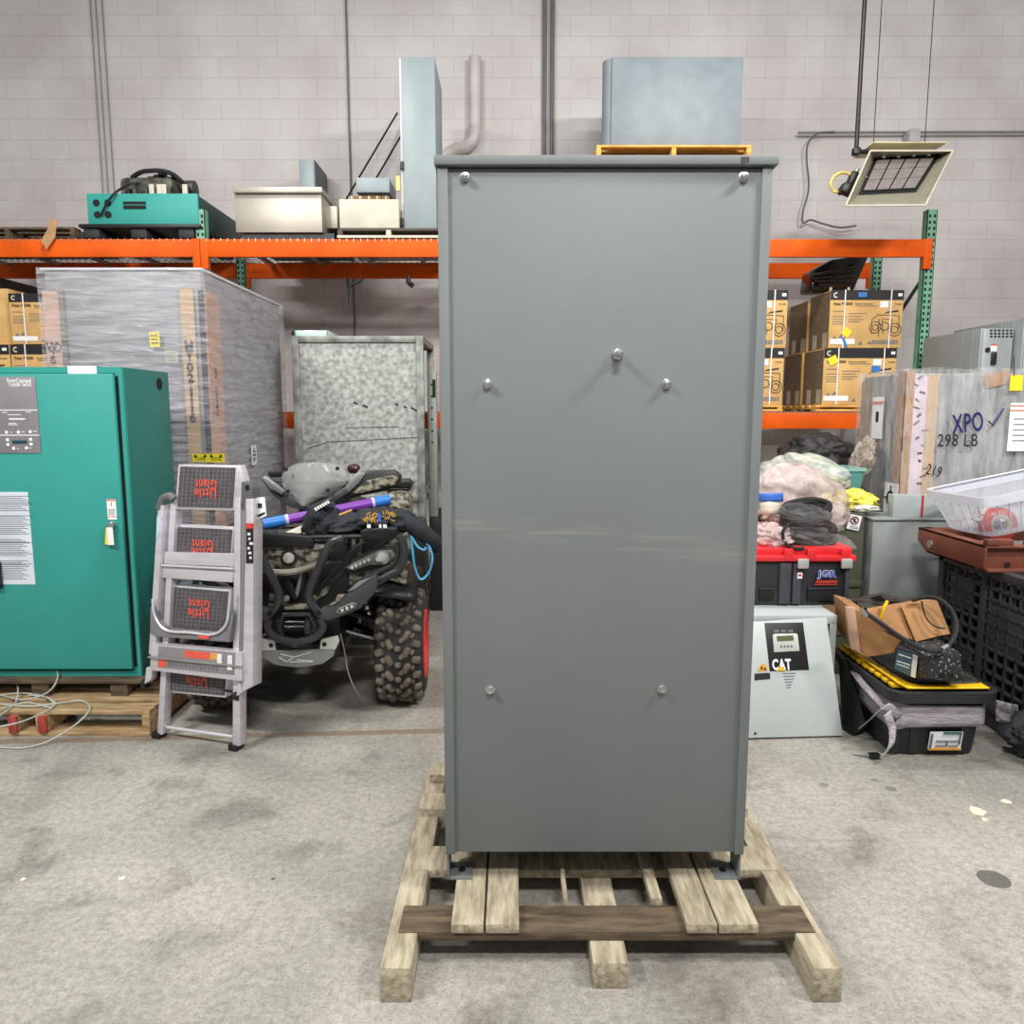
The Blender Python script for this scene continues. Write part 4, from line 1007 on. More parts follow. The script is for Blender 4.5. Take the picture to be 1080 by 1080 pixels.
m = MB(); slab(m, LP, [(269, 525), (279, 524), (281, 544), (270, 548)], .01, .003, WHITE); slab(m, LP, [(272, 531), (276, 531), (276, 536), (272, 536)], .012, .002, INK); slab(m, LP, [(271, 543), (279, 540), (279.5, 542), (271.5, 546)], .012, .002, INK); m.build('paper_tag', LD, w=True, label='white paper tag')
m = MB(); slab(m, LP, [(165.5, 545), (170, 545), (168, 560), (164.5, 571)], .047, .003, M('pale_blue_label', (196, 214, 232), .5)); m.build('side_label', LD, w=True)
m = MB(); m.tube([lh(170, 766, 0), lh(246, 777, 0)], .009, ALU, 10); m.build('rung', LD, w=True)
for (px, py) in ((168.2, 777), (249, 789.5)):
    c = lh(px, py, 0); m = MB(); m.obox((c.x, c.y, .016), (.05, .06, .032), BLACK, Matrix.Rotation(math.atan2(wv.y, wv.x), 3, 'Z'), .006); m.build('rubber_foot', LD, w=True)
for (px, py) in ((155, 716), (252, 729)):
    m = MB(); slab(m, LP, [(px - 1, py - 12), (px + 6, py - 12), (px + 4, py + 1), (px - 3, py + 6)], .04, .04, ALU, .004); c = lh(px - 1.5, py + 5, .02); m.cyl(c - wv * .012, c + wv * .012, .022, BLACK, 16); m.build('wheel', LD, w=True)
for (px, py) in ((174, 720), (243.5, 729)):
    c = lh(px, py, .0); m = MB(); m.cyl(c - wv * .03, c + wv * .02, .007, BLACK, 8); m.build('pivot_bolt', LD, w=True)

# ================================================================ QUAD BIKE
AC = V((-1.105, 4.08, 0)); APSI = math.radians(4)
ATV = T('quad_bike', 'black and camouflage quad bike facing the camera behind the step ladder', 'quad bike', AC, (0, 0, APSI))
AW = WM[ATV.name]; AWI = AW.inverted()
def A(px, py, yl):
    pl = Plane(AW @ V((0, yl, 0)), AW.to_3x3() @ V((0, -1, 0))); return AWI @ pl.hit(px, py)
def apoly(m, pxs, yl, th, mat, bev=.004, mirror=False):
    P = [A(x, y, yl) for x, y in pxs]; m.prism(P, (0, th, 0), mat, bev)
    if mirror: m.prism([V((-p.x, p.y, p.z)) for p in P], (0, th, 0), mat, bev)
    return m
CAMO = M('camouflage_panel', (158, 152, 134), .4, rgb2=(44, 41, 36), scale=22, contrast=(.42, .60), stretch=(1, 1, 1.4))
ABLK = M('atv_black', (26, 27, 28), .42, var=.3, scale=5)
AGRY = M('atv_charcoal', (62, 65, 66), .45, var=.15)
TUBEM = M('bumper_tube', (66, 68, 70), .24, .4)
SKIDM = M('skid_silver', (150, 152, 150), .4, .6)
TYRE = M('tyre_rubber', (42, 40, 38), .8, var=.3, scale=20, bump=.2)
LUGM = M('tyre_lug_lit', (106, 97, 87), .85, var=.4, scale=18)  # lighter than the carcass: light catching the lugs is put into the colour
RIMR = M('rim_red', (214, 52, 48), .4)
LENS = M('headlight_lens', (206, 208, 204), .12, .3)
CHR = M('chrome', (220, 220, 220), .15, .9)
def wheel(x, y, steer, side, R=.315, W=.25, ring=None):
    RIMR = ring or MATS['rim_red']
    m = MB(); Rm = Matrix.Rotation(steer, 3, 'Z'); c = V((x, y, R)); ax = Rm @ X_
    h = W / 2
    m.lathe([(-h * .8, R * .5), (-h * 1.0, R * .62), (-h * 1.07, R * .79), (-h * .86, R * .91), (-h * .5, R * .945), (0, R * .955), (h * .5, R * .945), (h * .86, R * .91), (h * 1.07, R * .79), (h, R * .62), (h * .8, R * .5)], c, ax, TYRE, 40)
    n = 22
    for k in range(n):
        for (xo, da, ln_, wd, tw) in ((-.045, 0, .075, .042, .5), (.045, .5, .075, .042, -.5), (-.1, .5, .05, .06, .25), (.1, 0, .05, .06, -.25), (0.0, .27, .04, .045, .2), (.02, .78, .04, .035, -.7), (-.075, 0.0, .045, .032, .6), (.075, .5, .045, .032, -.6)):
            a = 2 * math.pi * (k + da) / n
            rr = R * (.955 if abs(xo) < .06 else .92)
            p = V((xo * W / .25, math.cos(a) * rr, math.sin(a) * rr))
            tang = V((0, -math.sin(a), math.cos(a))); rad = V((0, math.cos(a), math.sin(a)))
            if abs(xo) > .06: rad = (rad + X_ * (.55 if xo > 0 else -.55)).normalized()
            sx = (X_ - rad * X_.dot(rad)).normalized(); ty = rad.cross(sx)
            sx2 = sx * math.cos(tw) + ty * math.sin(tw); ty2 = rad.cross(sx2)
            fr = Matrix(((sx2.x, ty2.x, rad.x), (sx2.y, ty2.y, rad.y), (sx2.z, ty2.z, rad.z)))
            m.obox(c + Rm @ p, (wd * .92, ln_ * .9, .036), LUGM, Rm @ fr, .013, taper=(.74, .8))
    w = m.build('wheel', ATV)
    m = MB(); s = side
    m.lathe([(s * h * .3, .02), (s * h * .45, R * .2), (s * h * .55, R * .45), (s * h * .88, R * .52), (s * h * .95, R * .5)], c, ax, BLACK, 30)
    for k in range(7):
        a = 2 * math.pi * k / 7; d = Rm @ V((0, math.cos(a), math.sin(a))); m.tube([c + ax * s * h * .55 + d * .04, c + ax * s * h * .75 + d * R * .5], .014, BLACK, 6)
    m.build('rim', w)
    m = MB(); m.lathe([(s * h * .9, R * .50), (s * h * .98, R * .51), (s * h * 1.06, R * .54), (s * h * 1.08, R * .58), (s * h * 1.04, R * .615), (s * h * .96, R * .61)], c, ax, RIMR, 36)
    for k in range(18):
        a = 2 * math.pi * k / 18; d = Rm @ V((0, math.cos(a), math.sin(a))); m.cyl(c + ax * s * h * 1.06 + d * R * .57, c + ax * s * h * 1.11 + d * R * .57, .008, RIMR, 8)
    m.build('bead_ring', w, label='red bead ring' if ring is None else None)
    return w
wxr = A(425, 690, 0).x
wheel(wxr, .0, math.radians(-1), 1, .315, .245); wheel(-wxr, .0, math.radians(-1), -1, .315, .245)
wheel(wxr - .06, 1.34, 0, 1, .315, .28, BLACK); wheel(-wxr + .06, 1.34, 0, -1, .315, .28, BLACK)
# frame and body core
m = MB(); m.obox((0, .62, .50), (.40, 1.7, .42), ABLK, None, .06); m.obox((0, .0, .70), (.5, .5, .3), ABLK, None, .05); m.build('chassis', ATV)
m = MB(); apoly(m, [(262, 596), (402, 600), (398, 628), (372, 646), (336, 660), (284, 660), (262, 640)], -.20, .06, M('grille_mesh', (30, 30, 30), .6, bump=.9, bscale=60))
for k in range(16):
    a, b = A(266 + k * 8, 604, -.215), A(266 + k * 8 - 14, 640, -.215); m.tube([a, b], .004, AGRY, 4)
    a, b = A(266 + k * 8 - 14, 604, -.215), A(266 + k * 8, 640, -.215); m.tube([a, b], .004, AGRY, 4)
m.build('grille', ATV)
m = MB(); apoly(m, [(256, 574), (348, 574), (352, 580), (338, 594), (306, 602), (280, 601), (256, 597)], -.27, .12, CAMO, .012); m.build('nose_panel', ATV)
c = A(305, 588, -.285); m = MB(); m.lathe([(0, .042), (.012, .042), (.014, .034)], c, -Y_, ABLK, 20); m.lathe([(.012, .03), (.02, .026), (.026, .012)], c, -Y_, LENS, 20); m.build('nose_lamp', ATV)
m = MB(); m.tube(smoothpts([A(254, 598, -.34), A(272, 601, -.34), (A(298, 604, -.345)), A(318, 601, -.34), A(338, 594, -.33)], 6), .017, M('satin_bar', (150, 144, 134), .35, .5), 8); m.build('nose_bar', ATV)
m = MB(); apoly(m, [(296, 608), (304, 606), (311, 622), (318, 605), (323, 604), (320, 620), (312, 634), (305, 628)], -.30, .05, ABLK, .006); apoly(m, [(316, 606), (319, 604), (314, 630), (311, 626)], -.306, .006, SKIDM, .001); m.build('nose_emblem', ATV)
m = MB(); apoly(m, [(283, 626), (306, 629), (304, 636), (284, 634)], -.28, .06, CAMO, .008); apoly(m, [(318, 634), (342, 621), (352, 612), (345, 626), (332, 636)], -.28, .06, CAMO, .008); m.build('lower_nose', ATV)
# headlights with their surrounds
P_hl = [(344, 613), (360, 600), (378, 590), (392, 582), (420, 566), (430, 560), (434, 578), (428, 590), (404, 602), (378, 613), (352, 628), (342, 630)]
P_ln = [(364.5, 599), (372, 594), (390, 586), (400, 581), (413, 580), (417, 586), (412, 593), (399, 596), (389, 596), (373, 602)]
for s in (1, -1):
    def S(v): return V((v.x * s, v.y, v.z))
    m = MB(); m.prism([S(A(x, y, -.22)) for x, y in P_hl], (0, .16, 0), CAMO, .012); su = m.build('headlight_surround', ATV)
    m = MB(); m.prism([S(A(x, y, -.245)) for x, y in [(361, 602), (372, 592), (390, 583), (402, 577.5), (416, 576.5), (421, 587), (414, 596), (399, 600), (374, 606)]], (0, .03, 0), ABLK, .004); m.build('headlight_bezel', ATV)
    m = MB(); m.prism([S(A(x, y, -.262)) for x, y in P_ln], (0, .03, 0), M('lamp_smoke', (120, 122, 120), .12, .2), .004)
    c = S(A(404, 587.5, -.27)); m.lathe([(0, .038), (.012, .038), (.014, .032)], c, -Y_, CHR, 20); m.lathe([(.008, .03), (.02, .024), (.025, .008)], c, -Y_, LENS, 20)
    for k in range(5):
        c = S(A(371.5 + k * 4.3, 598.5 - k * 2.0, -.265)); m.lathe([(0, .010), (.01, .008)], c, -Y_, LENS, 8)
    m.build('headlight', ATV)
    m = MB(); m.tube(smoothpts([S(A(x, y, -.36)) for x, y in ((396, 615), (410, 607), (422, 600), (426.5, 586), (425, 572), (420, 564))], 5), .020, TUBEM, 10)
    m.tube(smoothpts([S(A(x, y, -.31)) for x, y in ((372, 617), (395, 605), (414, 596), (420, 586), (420, 572))], 5), .013, TUBEM, 8); m.build('side_guard_tube', ATV)
    m = MB(); m.tube(smoothpts([S(A(x, y, -.42)) for x, y in ((362, 568), (351, 571), (345, 580), (336, 600), (327, 622), (327, 634), (336, 645))], 6), .021, TUBEM, 12); m.build('bumper_tube', ATV)
    m = MB(); m.tube(smoothpts([S(A(x, y, -.33)) for x, y in ((384, 571), (370, 582), (360, 598), (342, 614), (334, 628))], 5), .012, ABLK, 8); m.build('brace_tube', ATV)
    m = MB(); m.prism([S(A(x, y, -.44)) for x, y in [(331, 647), (340, 642), (352, 637), (366, 627), (376, 619), (397, 606), (398, 619), (394, 627), (380, 642), (369, 647), (346, 655), (336, 652)]], (0, .05, 0), AGRY, .006)
    m.prism([S(A(x, y, -.446)) for x, y in [(344, 640), (352, 635), (356, 628), (364, 627), (356, 637)]], (0, .02, 0), CAMO, .003); m.prism([S(A(x, y, -.446)) for x, y in [(366, 624), (378, 614), (392, 609), (374, 622)]], (0, .02, 0), SKIDM, .003)
    wg = m.build('bumper_wing', ATV)
    m = MB(); m.prism([S(A(x, y, -.449)) for x, y in [(354, 646), (357, 641.5), (371, 635.5), (376.5, 636.5), (375, 641), (360, 648)]], (0, .02, 0), SKIDM, .004); m.prism([S(A(x, y, -.453)) for x, y in [(356.5, 645.5), (358, 642.7), (371, 637), (374.5, 638), (373, 640.5), (360.5, 646.2)]], (0, .02, 0), ABLK, .002)
    for k in range(3): c = S(A(361 + k * 5, 643.6 - k * 2.0, -.454)); m.lathe([(0, .010), (.006, .008)], c, -Y_, LENS, 8)
    m.build('fog_lamp', wg)
    c = S(A(335.5, 646, -.443)); m = MB(); m.lathe([(0, .014), (.008, .012)], c, -Y_, DARK, 12); m.build('bolt', wg)
# winch frame and lower hoop
xm = A(305, 650, -.42).x
m = MB(); pts = [A(x, y, -.42) for x, y in ((338, 652), (341, 660), (337, 668), (328, 674), (310, 678))]
m.tube(smoothpts(pts + [V((-p.x, p.y, p.z)) for p in pts[::-1]], 5), .020, TUBEM, 10); m.build('lower_hoop', ATV)
m = MB(); pts = [A(x, y, -.38) for x, y in ((330, 670), (333, 660), (327, 648))]
m.tube(pts + [V((-p.x, p.y, p.z)) for p in pts[::-1]], .013, TUBEM, 8); m.build('winch_frame', ATV)
m = MB(); apoly(m, [(282, 638), (330, 638), (330, 643), (282, 643)], -.34, .04, CAMO, .004)
m.build('cross_plate', ATV)
m = MB(); a, b = A(297, 655, -.36), A(322, 663, -.36); m.cyl(A(296, 660, -.30), A(324, 660, -.30), .035, ABLK, 16)
for yy in (656, 661): m.tube([A(300, yy, -.345), A(321, yy, -.345)], .005, CHR, 6)
for x in (295, 325): m.obox(A(x, 660, -.33), (.03, .04, .08), AGRY, None, .006)
m.build('winch', ATV)
m = MB(); c = A(287, 668, -.40); m.blob(c, (.03, .03, .04), M('hook_red', (176, 60, 48), .5), 2, .1); m.build('winch_hook', ATV)
m = MB(); P = [A(x, y, -.38) for x, y in ((341, 685), (354, 683), (352, 692), (340, 700.5), (318, 704))]
m.prism(P + [V((-p.x, p.y, p.z)) for p in P[::-1]], (0, .02, 0), SKIDM, .004)
for s in (1, -1):
    m.prism([V((v.x * s, v.y, v.z)) for v in [A(x, y, -.385) for x, y in ((337, 685), (338, 675), (356, 671), (358, 676), (354, 685))]], (0, .02, 0), M('tab_silver', (196, 196, 188), .45, .3), .003)
    c = A(342, 679.5, -.386); m.lathe([(0, .012), (.003, .010)], V((c.x * s, c.y, c.z)), -Y_, DARK, 10)
for (p, q) in (((296, 690), (310, 693)), ((310, 693), (328, 688)), ((294, 693), (302, 698)), ((302, 698), (309, 694)), ((313, 696), (330, 697)), ((305, 698), (330, 698))): m.tube([A(*p, -.383), A(*q, -.383)], .003, M('logo_line', (222, 222, 218), .4), 4)
m.prism([p + V((0, .02, 0)) for p in P + [V((-p.x, p.y, p.z)) for p in P[::-1]]], (0, .5, -.06), AGRY, .004)
m.build('skid_plate', ATV)
for s in (1, -1):
    m = MB()
    m.tube([(s * .16, -.05, .40), (s * (wxr - .1), .02, .34)], .018, TUBEM, 8); m.tube([(s * .16, .2, .40), (s * (wxr - .1), .02, .34)], .018, TUBEM, 8); m.build('lower_arm', ATV)
    m = MB(); m.tube([(s * .17, -.05, .52), (s * (wxr - .1), .0, .44)], .015, TUBEM, 8); m.tube([(s * .17, .15, .52), (s * (wxr - .1), .0, .44)], .015, TUBEM, 8); m.build('upper_arm', ATV)
    m = MB(); m.cyl((s * .22, .06, .82), (s * (wxr - .16), .03, .40), .03, AGRY, 12)
    for k in range(9): 
        p = V((s * .22, .06, .82)).lerp(V((s * (wxr - .16), .03, .40)), .15 + k * .08); m.lathe([(-.01, .045), (.01, .045)], p, V((s * (wxr - .38), -.03, -.42)), CHR, 14)
    m.build('shock_absorber', ATV)
    m = MB(); m.tube([(s * .14, -.1, .44), (s * (wxr - .1), -.08, .36)], .009, CHR, 8); m.build('tie_rod', ATV)
    m = MB(); m.obox((s * .36, .46, .30), (.24, .5, .06), ABLK, None, .02); m.obox((s * .36, .30, .36), (.26, .03, .16), AGRY, None, .008); m.build('footwell', ATV)
    # fenders
    def fend(u, v, y0, r, zc, xo, x1):
        a = math.radians(138 - 150 * u); return V((s * (xo + (x1 - xo) * v), y0 - math.cos(a) * -r if False else y0 + math.cos(a) * r, zc + math.sin(a) * r * .9 - .05 * v * v))
    m = MB(); m.grid(lambda u, v: fend(u, v, .05, .40, .42, .22, wxr + .10), 20, 6, ABLK); m.build('front_fender', ATV, thick=.012)
    m = MB(); m.grid(lambda u, v: fend(u * .55 + .1, v, .03, .425, .43, .24, wxr + .04) , 12, 6, CAMO); m.build('fender_top', ATV, thick=.012)
    m = MB(); m.grid(lambda u, v: fend(u, v, 1.34, .40, .45, .16, wxr + .08), 20, 6, CAMO); m.build('rear_fender', ATV, thick=.015)
# front rack
m = MB()
zr = A(340, 566, -.28).z
for y in (-.28, -.1, .08, .26): m.tube([(-.45, y, zr), (.45, y, zr)], .013, ABLK, 8)
for x in (-.3, -.15, 0, .15, .3): m.tube([(x, -.28, zr), (x, .26, zr)], .011, ABLK, 8)
m.tube([(-.45, -.28, zr), (-.45, .26, zr)], .014, ABLK, 8); m.tube([(.45, -.28, zr), (.45, .26, zr)], .014, ABLK, 8)
for x in (-.25, .25): 
    for y in (-.2, .2): m.tube([(x, y, zr), (x * .9, y, zr - .16)], .012, ABLK, 8)
m.build('front_rack', ATV)
m = MB(); apoly(m, [(254, 561), (268, 560), (330, 565), (331, 577), (292, 578), (254, 577)], -.30, .05, ABLK, .012); m.build('rack_bumper', ATV)
m = MB(); apoly(m, [(379, 560), (386, 557), (419, 556), (420, 565), (400, 570), (381, 570)], -.30, .05, ABLK, .012); m.build('rack_bumper', ATV)
# steering pod, windshield, guards
yh = .52
m = MB(); m.obox((0, yh + .02, 1.04), (.3, .24, .22), ABLK, Matrix.Rotation(.3, 3, 'X'), .05); m.cyl((0, yh - .05, .75), (0, yh + .05, 1.08), .05, ABLK, 12)
m.build('steering_pod', ATV)
m = MB(); pts = [A(284, 508, yh + .05), A(300, 512, yh), A(325, 520, yh - .02), A(362, 512, yh), A(385, 508, yh + .05)]
m.tube(smoothpts(pts, 5), .014, ABLK, 8); m.build('handlebar', ATV)
WS = film('windshield_smoke', (176, 178, 176), .12, .5, 4, (1, 1, 1), .12, .03)
Pw = [(298, 491), (311, 485.5), (323, 486), (356, 490), (367, 501), (364, 509), (346, 523), (325, 531), (311, 527), (299, 515), (296, 501)]
m = MB()
def wsf(u, v):
    x0 = 297 + 4 * math.sin(v * 3.1) * 0; xl = [296.5, 296, 299, 311][min(3, int(v * 3.99))]
    top, bot = 487, 531
    y = top + (bot - top) * v
    tb = ((0, 309, 357), (.12, 301, 362), (.3, 296, 367), (.5, 297.5, 364), (.65, 300, 357), (.82, 306, 346), (.93, 311, 337), (1.0, 317, 330))
    k = max(i for i in range(7) if tb[i][0] <= v + 1e-6); f = (v - tb[k][0]) / (tb[k + 1][0] - tb[k][0])
    l_ = tb[k][1] * (1 - f) + tb[k + 1][1] * f; r_ = tb[k][2] * (1 - f) + tb[k + 1][2] * f
    x = l_ + (r_ - l_) * u
    bulge = -.10 * (1 - (2 * u - 1) ** 2) + .04
    p = A(x, y + 3 * (2 * u - 1) ** 2 * (1 - v), yh - .06); return V((p.x, p.y + bulge - .06 * v, p.z))
m.grid(wsf, 16, 12, WS); m.build('windshield', ATV, thick=.006)
m = MB()
for (px, py) in ((304, 518), (346, 517), (356, 494), (302, 495)):
    c = A(px, py, yh - .14); m.lathe([(0, .012), (.02, .010)], c, -Y_, ABLK, 10)
m.build('windshield_bolt', ATV)
m = MB(); apoly(m, [(275, 506), (281, 502), (296, 515), (312, 527), (325, 533), (345, 526), (364, 513), (368, 520), (348, 532), (326, 539), (305, 535), (288, 523)], yh - .12, .06, AGRY, .01); m.build('windshield_base', ATV)
m = MB(); apoly(m, [(275, 504), (280, 502), (300, 518), (297, 522), (284, 515)], yh - .16, .03, SKIDM, .006); m.build('left_hand_guard', ATV)
m = MB(); apoly(m, [(282, 497), (296, 495), (297, 503), (283, 504)], yh, .05, ABLK, .008); m.build('mirror', ATV)
m = MB(); apoly(m, [(362, 519), (372, 505), (388, 497), (416, 496), (423.5, 502), (421, 513), (402, 519), (380, 523), (362, 529)], yh - .10, .08, ABLK, .012); apoly(m, [(386, 507), (414, 501), (420, 504), (418, 511), (398, 516), (378, 521), (372, 520)], yh - .112, .03, CAMO, .004); apoly(m, [(362, 516), (376, 499), (386, 499), (378, 510), (362, 524)], yh - .108, .03, SKIDM, .004); m.build('right_hand_guard', ATV)
m = MB(); m.blob(A(373, 494, yh + .1), (.09, .08, .07), M('reservoir_brown', (60, 34, 30), .35), 2, .15, 2); m.build('brake_reservoir', ATV)
# seat, tank and rear
m = MB(); m.obox((0, .95, .93), (.34, .8, .16), RUBBER, None, .06); m.build('seat', ATV)
m = MB(); m.obox((0, .45, .84), (.42, .5, .26), CAMO, None, .07); m.build('tank_cover', ATV)
m = MB(); 
for y in (1.25, 1.42, 1.59, 1.75): m.tube([(-.46, y, 1.06), (.46, y, 1.06)], .014, ABLK, 8)
for x in (-.46, -.2, .2, .46): m.tube([(x, 1.25, 1.06), (x, 1.75, 1.06)], .014, ABLK, 8)
for x in (-.3, .3): m.tube([(x, 1.5, 1.06), (x, 1.5, .8)], .014, ABLK, 8)
m.build('rear_rack', ATV)
m = MB(); m.obox((.38, 1.28, 1.10), (.2, .12, .06), ABLK, None, .015); m.build('rack_latch', ATV)
m = MB(); m.obox((wxr - .10, .74, .62), (.42, .05, .62), ABLK, None, .02); m.build('mud_guard', ATV)
m = MB(); m.obox((wxr - .1, .98, .60), (.16, .5, .34), ABLK, None, .04); m.obox((wxr - .1, 1.2, .95), (.18, .3, .2), CAMO, None, .05); m.build('side_cover', ATV)
# winch line hanging down
m = MB(); m.tube(smoothpts([A(359, 668, -.3), A(364, 690, -.32), A(367, 708, -.34), A(374, 726, -.36), A(383, 739, -.3)], 6), .0035, M('line_tan', (132, 122, 106), .7), 5); m.build('winch_line', ATV)

# ---- things lying on the quad bike's front rack
def Wp(px, py, yl): return AW @ A(px, py, yl)
a, b = Wp(278, 553, -.08), Wp(411, 527, .12); rt = .03
ta = T('purple_tube', 'long purple tube with bright blue ends lying across the quad bike rack', 'tube', (a + b) / 2)
d = (b - a); PUR = M('purple_plastic', (118, 52, 160), .35); BLU = M('bright_blue', (44, 116, 200), .4)
m = MB(); m.tube([a + d * .17, a + d * .87], rt * .92, PUR, 16); m.build('tube', ta, w=True)
for (u0, u1) in ((0, .165), (.872, 1)): m = MB(); m.tube([a + d * u0, a + d * u1], rt, BLU, 16); m.build('end_cap', ta, w=True, label='bright blue end')
m = MB(); m.tube([a + d * .165, a + d * .19], rt * 1.02, M('lilac', (196, 180, 220), .4), 16); m.tube([a + d * .85, a + d * .872], rt * 1.02, M('lilac'), 16); m.build('collar', ta, w=True)
c = Wp(315, 561, -.12)
o = MB().prism([Wp(299, 562, -.2), Wp(322, 552, -.1), Wp(330, 558, -.12), Wp(326, 566, -.22)], (0, .02, -.01), M('off_white_cloth', (206, 200, 184), .9), .003).build('paper_towel'); tag(o, 'scrap of off white paper under the purple tube', 'paper')
HB = M('hoodie_black', (34, 38, 44), .85, var=.35, scale=14, bump=.3, bscale=18)
t = T('black_hoodie', 'bundled black hooded sweatshirt with gold print on the quad bike rack', 'clothing', AW @ V((.2, -.05, zr + .015)))
m = MB()
R9 = AW.to_3x3()
for (px, py, yl, sx, sy, sz, ang) in ((341, 550, -.16, .22, .3, .18, 0), (336, 545, -.2, .13, .2, .15, .5), (365, 553, -.12, .3, .36, .13, 0), (392, 548, -.12, .3, .36, .12, -.1), (420, 548, -.08, .26, .32, .12, .2), (440, 556, -.06, .16, .2, .10, .5)):
    m.blob(Wp(px, py, yl), (sx, sy, sz), HB, 4, .17, 2.0, px, rot=R9 @ Matrix.Rotation(ang, 3, 'Y'), sharp=1.2)
m.tube(smoothpts([Wp(418, 548, -.14), Wp(436, 556, -.18), Wp(450, 565, -.18), Wp(459, 573, -.16), Wp(462, 580, -.14)], 6), [.05, .05, .05, .05, .05, .05, .048, .046, .046, .045, .044, .044, .043, .042, .042, .042, .041, .04, .04, .038, .036, .034, .03, .028, .02], HB, 12)
m.tube(smoothpts([Wp(325, 560, -.26), Wp(328, 545, -.28), Wp(340, 533, -.26), Wp(352, 534, -.24)], 6), .022, HB, 10)
m.build('cloth', t, w=True, smooth=80)
GOLD = M('gold_print', (206, 158, 60), .5)
m = MB()
random.seed(3)
for k in range(34):
    px, py = (random.uniform(384, 399), random.uniform(541, 550)) if k < 20 else (random.uniform(404, 416), random.uniform(539, 549))
    p = Wp(px, py, -.31); m.obox(p, (.022, .004, .004), GOLD, R9 @ Matrix.Rotation(random.uniform(0, 3), 3, 'Y'))
m.tube([Wp(358, 543, -.31), Wp(371, 538, -.31)], .005, GOLD, 6)
m.build('gold_print', t, w=True)
m = MB(); m.text('NEW', .022, Wp(402, 554.5, -.34), R9 @ X_, Z_, WHITE, .001, width=.10, bold=.001) if False else [m.obox(Wp(px, 555, -.325), (.018 if k != 1 else .012, .003, .018), WHITE, R9) for k, px in enumerate((389, 401, 406))]
for k in range(6): p = Wp(333 + k * 2.6, 537 - k * 1.5, -.30); m.obox(p, (.010, .004, .016), WHITE, R9 @ Matrix.Rotation(-.5, 3, 'Y'))
m.build('white_print', t, w=True)
m = MB(); p = Wp(400, 546, -.325); m.obox(p, (.016, .004, .04), M('print_blue', (64, 96, 196), .5), R9); m.build('blue_print', t, w=True)
pts = [Wp(433, 562, -.2), Wp(435, 580, -.22), Wp(438, 600, -.22), Wp(444, 611, -.22), Wp(452, 604, -.2), Wp(456, 590, -.2), Wp(453, 577, -.2), Wp(445, 568, -.2), Wp(440, 564, -.2)]
o = MB().tube(smoothpts(pts, 6), .006, M('cyan_cord', (90, 186, 230), .5), 6).tube(smoothpts([Wp(434, 566, -.21), Wp(440, 576, -.22), Wp(447, 580, -.22), Wp(449, 577, -.22)], 5), .006, M('cyan_cord'), 6).build('cord_loop'); tag(o, 'bright light blue cord loop hanging beside the quad bike front wheel', 'cord')

# ================================================================ RIGHT SIDE
# ---- grey equipment cabinets at the back right
def enclosure(label, px0, px1, pyt, Y, depth, louver):
    a, b = at(px0, pyt, Y), at(px1, pyt, Y)
    t = T('equipment_cabinet', label, 'cabinet', ((a.x + b.x) / 2, Y + depth / 2, 0))
    MB().box((a.x, Y, 0), (b.x, Y + depth, a.z), MGREY, .01).build('body', t, w=True)
    m = MB(); m.box((a.x + .012, Y - .012, .1), (b.x - .01, Y, a.z - .012), M('panel_grey_light', (142, 148, 148), .4, .1), .003); m.build('front_panel', t, w=True)
    m = MB(); q = atx(1020, 380, a.x)
    for yy in (Y + depth * .12, Y + depth * .28): m.box((a.x - .004, yy, .05), (a.x + .001, yy + .006, a.z - .01), LGREY)
    m.build('side_seam', t, w=True)
    if louver:
        m = MB()
        for r in range(3):
            for k in range(6):
                q = at(1045.5 + k * 4.2, 348.6 + r * 3.2, Y - .013); n = 8
                m.prism([q + V((.011 * math.cos(2 * math.pi * i / n), 0, .008 * math.sin(2 * math.pi * i / n))) for i in range(n)], (0, .002, 0), DARK)
        m.build('louvre', t, w=True)
        m = MB(); q = at(1048, 367.5, Y - .014); m.box((q.x - .022, Y - .016, q.z - .02), (q.x + .022, Y - .013, q.z + .03), WHITE); m.box((q.x - .022, Y - .0165, q.z + .02), (q.x + .022, Y - .0135, q.z + .032), M('label_red'))
        m.build('warning_label', t, w=True)
        m = MB(); q = at(1047.5, 378, Y - .014); m.box((q.x - .018, Y - .03, q.z - .045), (q.x + .018, Y - .012, q.z + .045), BLACK, .004); q = at(1041.5, 369, Y - .014); m.cyl((q.x, Y - .012, q.z), (q.x, Y - .022, q.z), .018, BLACK, 12); m.build('latch', t, w=True)
enclosure('grey cabinet with oval louvre holes behind the wrapped pallet at right', 1035, 1069.5, 346, 5.75, .8, True)
enclosure('plain grey cabinet cut off by the right picture edge behind the wrapped pallet', 1080.5, 1125, 335, 5.66, .9, False)

# ---- wrapped pallet load with handwriting
VY = 5.0
vx0 = at(957, 400, VY).x; vx1 = vx0 + 1.15; vz1 = at(1000, 390, VY).z; VYB = 5.62
t = T('wrapped_load', 'stretch wrapped pallet load marked with handwriting at the right', 'pallet load', ((vx0 + vx1) / 2, (VY + VYB) / 2, 0)); WL_ = t
m = MB(); m.box((vx0, VY, .13), (vx1, VYB, vz1 - .02), M('wrapped_core', (168, 168, 168), .4, rgb2=(118, 120, 120), scale=4, stretch=(3, 3, .6)), .02)
a, b = at(1036, 397, VY - .01), at(1068, 409, VY - .01)
m.build('load', t, w=True)
m = MB(); m.prism([at(1036, 396, VY - .012), at(1066, 389, VY - .012), at(1067, 404, VY - .012), at(1040, 410, VY - .012)], (0, .008, 0), CARDD, .002); m.build('cardboard_piece', t, w=True)
for x in (vx0 + .05, (vx0 + vx1) / 2, vx1 - .05): MB().box((x - .045, VY + .01, 0), (x + .045, VYB - .01, .129), WOOD, .004).build('runner', t, w=True)
zt = vz1 - .01
m = MB(); p0, p1, p2 = at(956, 390, VY).x, at(964.5, 390, VY).x, at(978, 390, VY).x
